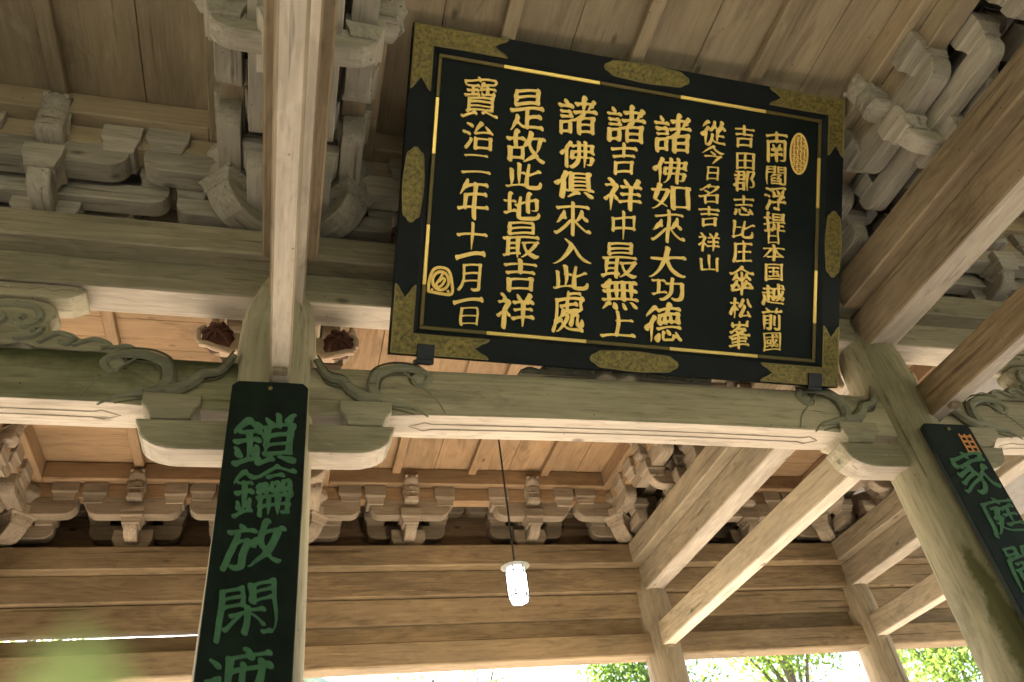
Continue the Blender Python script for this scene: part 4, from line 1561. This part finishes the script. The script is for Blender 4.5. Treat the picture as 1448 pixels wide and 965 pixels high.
plaque('long black plaque with green writing on the near left pillar', -.165, 4.195, [('鎖', -.166, 2.658, .371, .385), ('鑰', -.145, 2.313, .345, .351), ('放', -.174, 1.984, .328, .309), ('閑', -.176, 1.621, .302, .34), ('遮', -.19, 1.25, .33, .36), ('莫', -.17, .87, .32, .33), ('善', -.17, .50, .32, .33), ('財', -.17, .13, .32, .33)], .462, 3.09, None, 500)
plaque('narrow-looking black plaque with green writing and an orange seal on the mossy pillar', 5.005, 4.195, [('家', 5.026, 2.544, .372, .38), ('庭', 5.06, 2.163, .35, .33), ('嚴', 5.03, 1.78, .345, .36), ('峻', 5.01, 1.40, .33, .34)], .462, 2.99, (5.135, 2.80, .105, .19), 540)

# ------------------------------------------------------------------ hanging lantern
LX, LY, LZ = 2.28, 7.40, 3.265
t = thing('hanging_lantern', 'glowing hexagonal lantern hanging on a long cord in the back bay', 'lantern', (LX, LY, LZ))
obj('cord', MB().tube([(0, 0, .02), (0, 0, CEILZ - LZ)], .011, 8).mesh('cord', CORD, 0, True), t)
obj('cap', MB().lathe([(.02, .05), (.045, .045), (.09, .025), (.148, 0), (.152, -.012), (.135, -.022), (.10, -.024)], 24).mesh('cap', plain('lantern_cap', (.10, .09, .06), .6), 0, True), t)
gl = NT('lantern_glass')
em = gl.add('Emission')
em.inputs[0].default_value = (1.0, .98, .94, 1)
em.inputs[1].default_value = .8
gl.link(em.outputs[0], gl.n['Material Output'].inputs[0])
obj('glass', MB().lathe([(.100, -.03), (.108, -.08), (.108, -.33), (.094, -.375), (.080, -.39)], 6).mesh('glass', gl.m), t)
m = MB()
for k in range(6):
    a = 2 * math.pi * k / 6
    ca, sa = math.cos(a), math.sin(a)
    m.tube([(ca * .102, sa * .102, -.03), (ca * .110, sa * .110, -.08), (ca * .110, sa * .110, -.33), (ca * .096, sa * .096, -.375), (ca * .082, sa * .082, -.39)], .0075, 5)
    b = a + math.pi / 3
    m.tube([(ca * .110, sa * .110, -.33), (math.cos(b) * .110, math.sin(b) * .110, -.33)], .008, 5)
    m.tube([(ca * .110, sa * .110, -.08), (math.cos(b) * .110, math.sin(b) * .110, -.08)], .006, 5)
obj('lantern_frame', m.mesh('lantern_frame', plain('lantern_frame', (.012, .011, .010), .7, spec=.1), 0), t)
pl = bpy.data.lights.new('lantern_light', 'POINT')
pl.energy = 14
pl.color = (1, .85, .62)
pl.shadow_soft_size = .12
lo = obj('lantern_light', pl, t, (0, 0, -.55))

# ------------------------------------------------------------------ trees, shrubs and a hall beyond the gate


def leaves(n, sample, size, rng):
    c = sample(n)
    a = rng.normal(size=(n, 3))
    a /= np.linalg.norm(a, axis=1)[:, None]
    b = rng.normal(size=(n, 3))
    b -= a * (a * b).sum(1)[:, None]
    b /= np.linalg.norm(b, axis=1)[:, None]
    s = size * rng.uniform(.6, 1.4, n)[:, None]
    v = np.stack([c - a * s, c + b * s * .45, c + a * s, c - b * s * .45], 1).reshape(-1, 3)
    f = np.arange(4 * n).reshape(-1, 4)
    return v, f


def tree(x, y, h, crown_r, n, mat, label, seed, z0=GROUND, low=.3, size=.085):
    rng = np.random.default_rng(seed)
    t = thing('tree', label, 'tree', (x, y, z0), 'trees beyond the gate')
    m = MB()
    tp = [(0, 0, 0), (rng.normal() * .1, rng.normal() * .1, h * .3), (rng.normal() * .25, rng.normal() * .25, h * .6), (rng.normal() * .3, rng.normal() * .3, h * .9)]
    P = spline(tp, 5)
    m.tube(P, [h * .03 * (1 - .85 * i / (len(P) - 1)) + .01 for i in range(len(P))], 8)
    cl = []
    for k in range(34):
        u = rng.uniform(low, 1)
        a = rng.uniform(0, 2 * math.pi)
        rr = crown_r * math.sqrt(rng.uniform(.15, 1)) * (1.05 - .75 * max(0, (u - .55) / .45))
        p_ = Vector((rr * math.cos(a), rr * math.sin(a), h * u))
        cl.append(p_)
        base = P[min(len(P) - 1, int(len(P) * max(.15, u - .2)))]
        mid = (base + p_) / 2 + Vector((0, 0, .15))
        if k % 2 == 0:
            m.tube([base, mid, p_], [h * .010, h * .006, .008], 5)
    obj('trunk', m.mesh('trunk', BARK, 0, True), t)
    C = np.array(cl)

    def sample(n_):
        i = rng.integers(0, len(C), n_)
        q = rng.normal(size=(n_, 3)) * np.array([.42, .42, .26]) * crown_r * .55
        return C[i] + q
    v, f = leaves(n, sample, size, rng)
    me = bpy.data.meshes.new('crown')
    me.from_pydata(v.tolist(), [], f.tolist())
    me.materials.append(mat)
    obj('crown', me, t)
    return t


tree(14.5, 21.5, 9.9, 2.7, 15000, LEAF1, 'bright green leafy tree seen between the two back pillars', 1)
tree(9.6, 20.5, 9.2, 2.4, 14000, LEAF2, 'darker leafy tree just right of the first back pillar', 2)
tree(19.8, 20.8, 9.4, 2.5, 11000, LEAF1, 'yellow-green tree behind the mossy pillar at the right', 3)
tree(24.5, 21.0, 9.4, 2.6, 7000, LEAF1, 'bright tree at the far right beyond the gate', 4)
tree(5.2, 30, 11.6, 2.8, 800, LEAF2, 'thin sparse tree behind the bright opening below the lantern', 5, size=.12)
tree(8.5, 34, 12.8, 2.6, 700, LEAF2, 'thin sparse tree further back in the bright opening', 6, size=.12)
tree(-6.5, 26, 12.4, 3.2, 9000, LEAF2, 'leafy tree beyond the left end of the gate', 8)

# unseen cedar woods behind the viewer, added to block sky and tint the front light
rng = np.random.default_rng(11)
v, f = leaves(16000, lambda n_: np.stack([rng.uniform(-34, 36, n_), rng.uniform(-27, -17, n_), GROUND + 14 * rng.uniform(0, 1, n_) ** .8], 1), .55, rng)
v2, f2 = leaves(5000, lambda n_: np.stack([rng.uniform(-26, -17, n_), rng.uniform(-12, 6, n_), GROUND + 14 * rng.uniform(0, 1, n_) ** .8], 1), .55, rng)
me = bpy.data.meshes.new('unseen_cedar_woods')
me.from_pydata(v.tolist() + v2.tolist(), [], f.tolist() + (f2 + len(v)).tolist())
me.materials.append(LEAF2)
o = obj('unseen_cedar_woods', me)
o['label'] = 'unseen cedar woods behind the viewer, added to shade the gate front'
o['category'] = 'woods'
o['kind'] = 'stuff'

# distant hall with a green copper roof, its eave just inside the bright opening
t = thing('temple_hall', 'distant pale hall with a green copper roof low in the bright opening', 'building', (.2, 46, GROUND + 4.6))
obj('wall', MB().box(-5, 3.2, 0, 8, 0, 10.6).mesh('wall', PLASTER, .02), t)
pr = [(-6.2, 11.2), (-5.4, 11.5), (-3.6, 12.6), (-1.0, 15.2), (1.6, 12.6), (3.4, 11.5), (4.3, 11.2), (4.3, 11.55), (3.4, 11.9), (1.6, 13.0), (-1.0, 15.7), (-3.6, 13.0), (-5.4, 11.9), (-6.2, 11.55)]
pr = [(a, b - 2.2) for a, b in pr]
obj('roof', MB().prism(pr, 'Y', -1.5, 9.5).mesh('roof', COPPER, .03), t)

# ------------------------------------------------------------------ leafy sprig close to the lens, out of focus
dirv = (fwd + r2 * ((118 - 724) / 1103.57) - u2 * ((948 - 482.5) / 1103.57)).normalized()
bp_ = dirv * .20
t = thing('leafy_sprig', 'blurred bright green leaf sprig at the bottom left close to the viewer', 'plant', (bp_.x, bp_.y, GROUND))
zz = bp_.z - GROUND
m = MB()
m.tube(spline([(.05, .06, 0), (.03, .03, zz * .5), (.005, .01, zz - .12), (0, 0, zz - .01)], 6), .0022, 6)
obj('stem', m.mesh('stem', LEAF3, 0, True), t)
rng = np.random.default_rng(3)
for k, (dx, dz, ang, sz) in enumerate(((0, .0, 1.5, .010), (.001, -.003, .7, .011), (-.001, -.003, 2.4, .011), (.002, -.008, .3, .012), (-.002, -.008, 2.8, .012), (.001, -.012, 1.2, .012))):
    m = MB()
    d = r2 * math.cos(ang) + u2 * math.sin(ang)
    w = d.cross(fwd).normalized()
    b0 = Vector((0, 0, zz)) + r2 * dx + u2 * dz
    N = 8
    vs_ = []
    for i in range(N + 1):
        s = i / N
        ww = sz * .36 * math.sin(math.pi * min(1, s * .92 + .04)) ** .8
        p_ = b0 + d * sz * s - fwd * .004 * s * s
        vs_ += [p_ - w * ww, p_ + fwd * .0015, p_ + w * ww]
    fs = []
    for i in range(N):
        for j in (0, 1):
            fs.append((i * 3 + j, i * 3 + j + 1, i * 3 + j + 4, i * 3 + j + 3))
    m.add(vs_, fs)
    obj('leaf', m.mesh('leaf', LEAF3, 0, True), t)
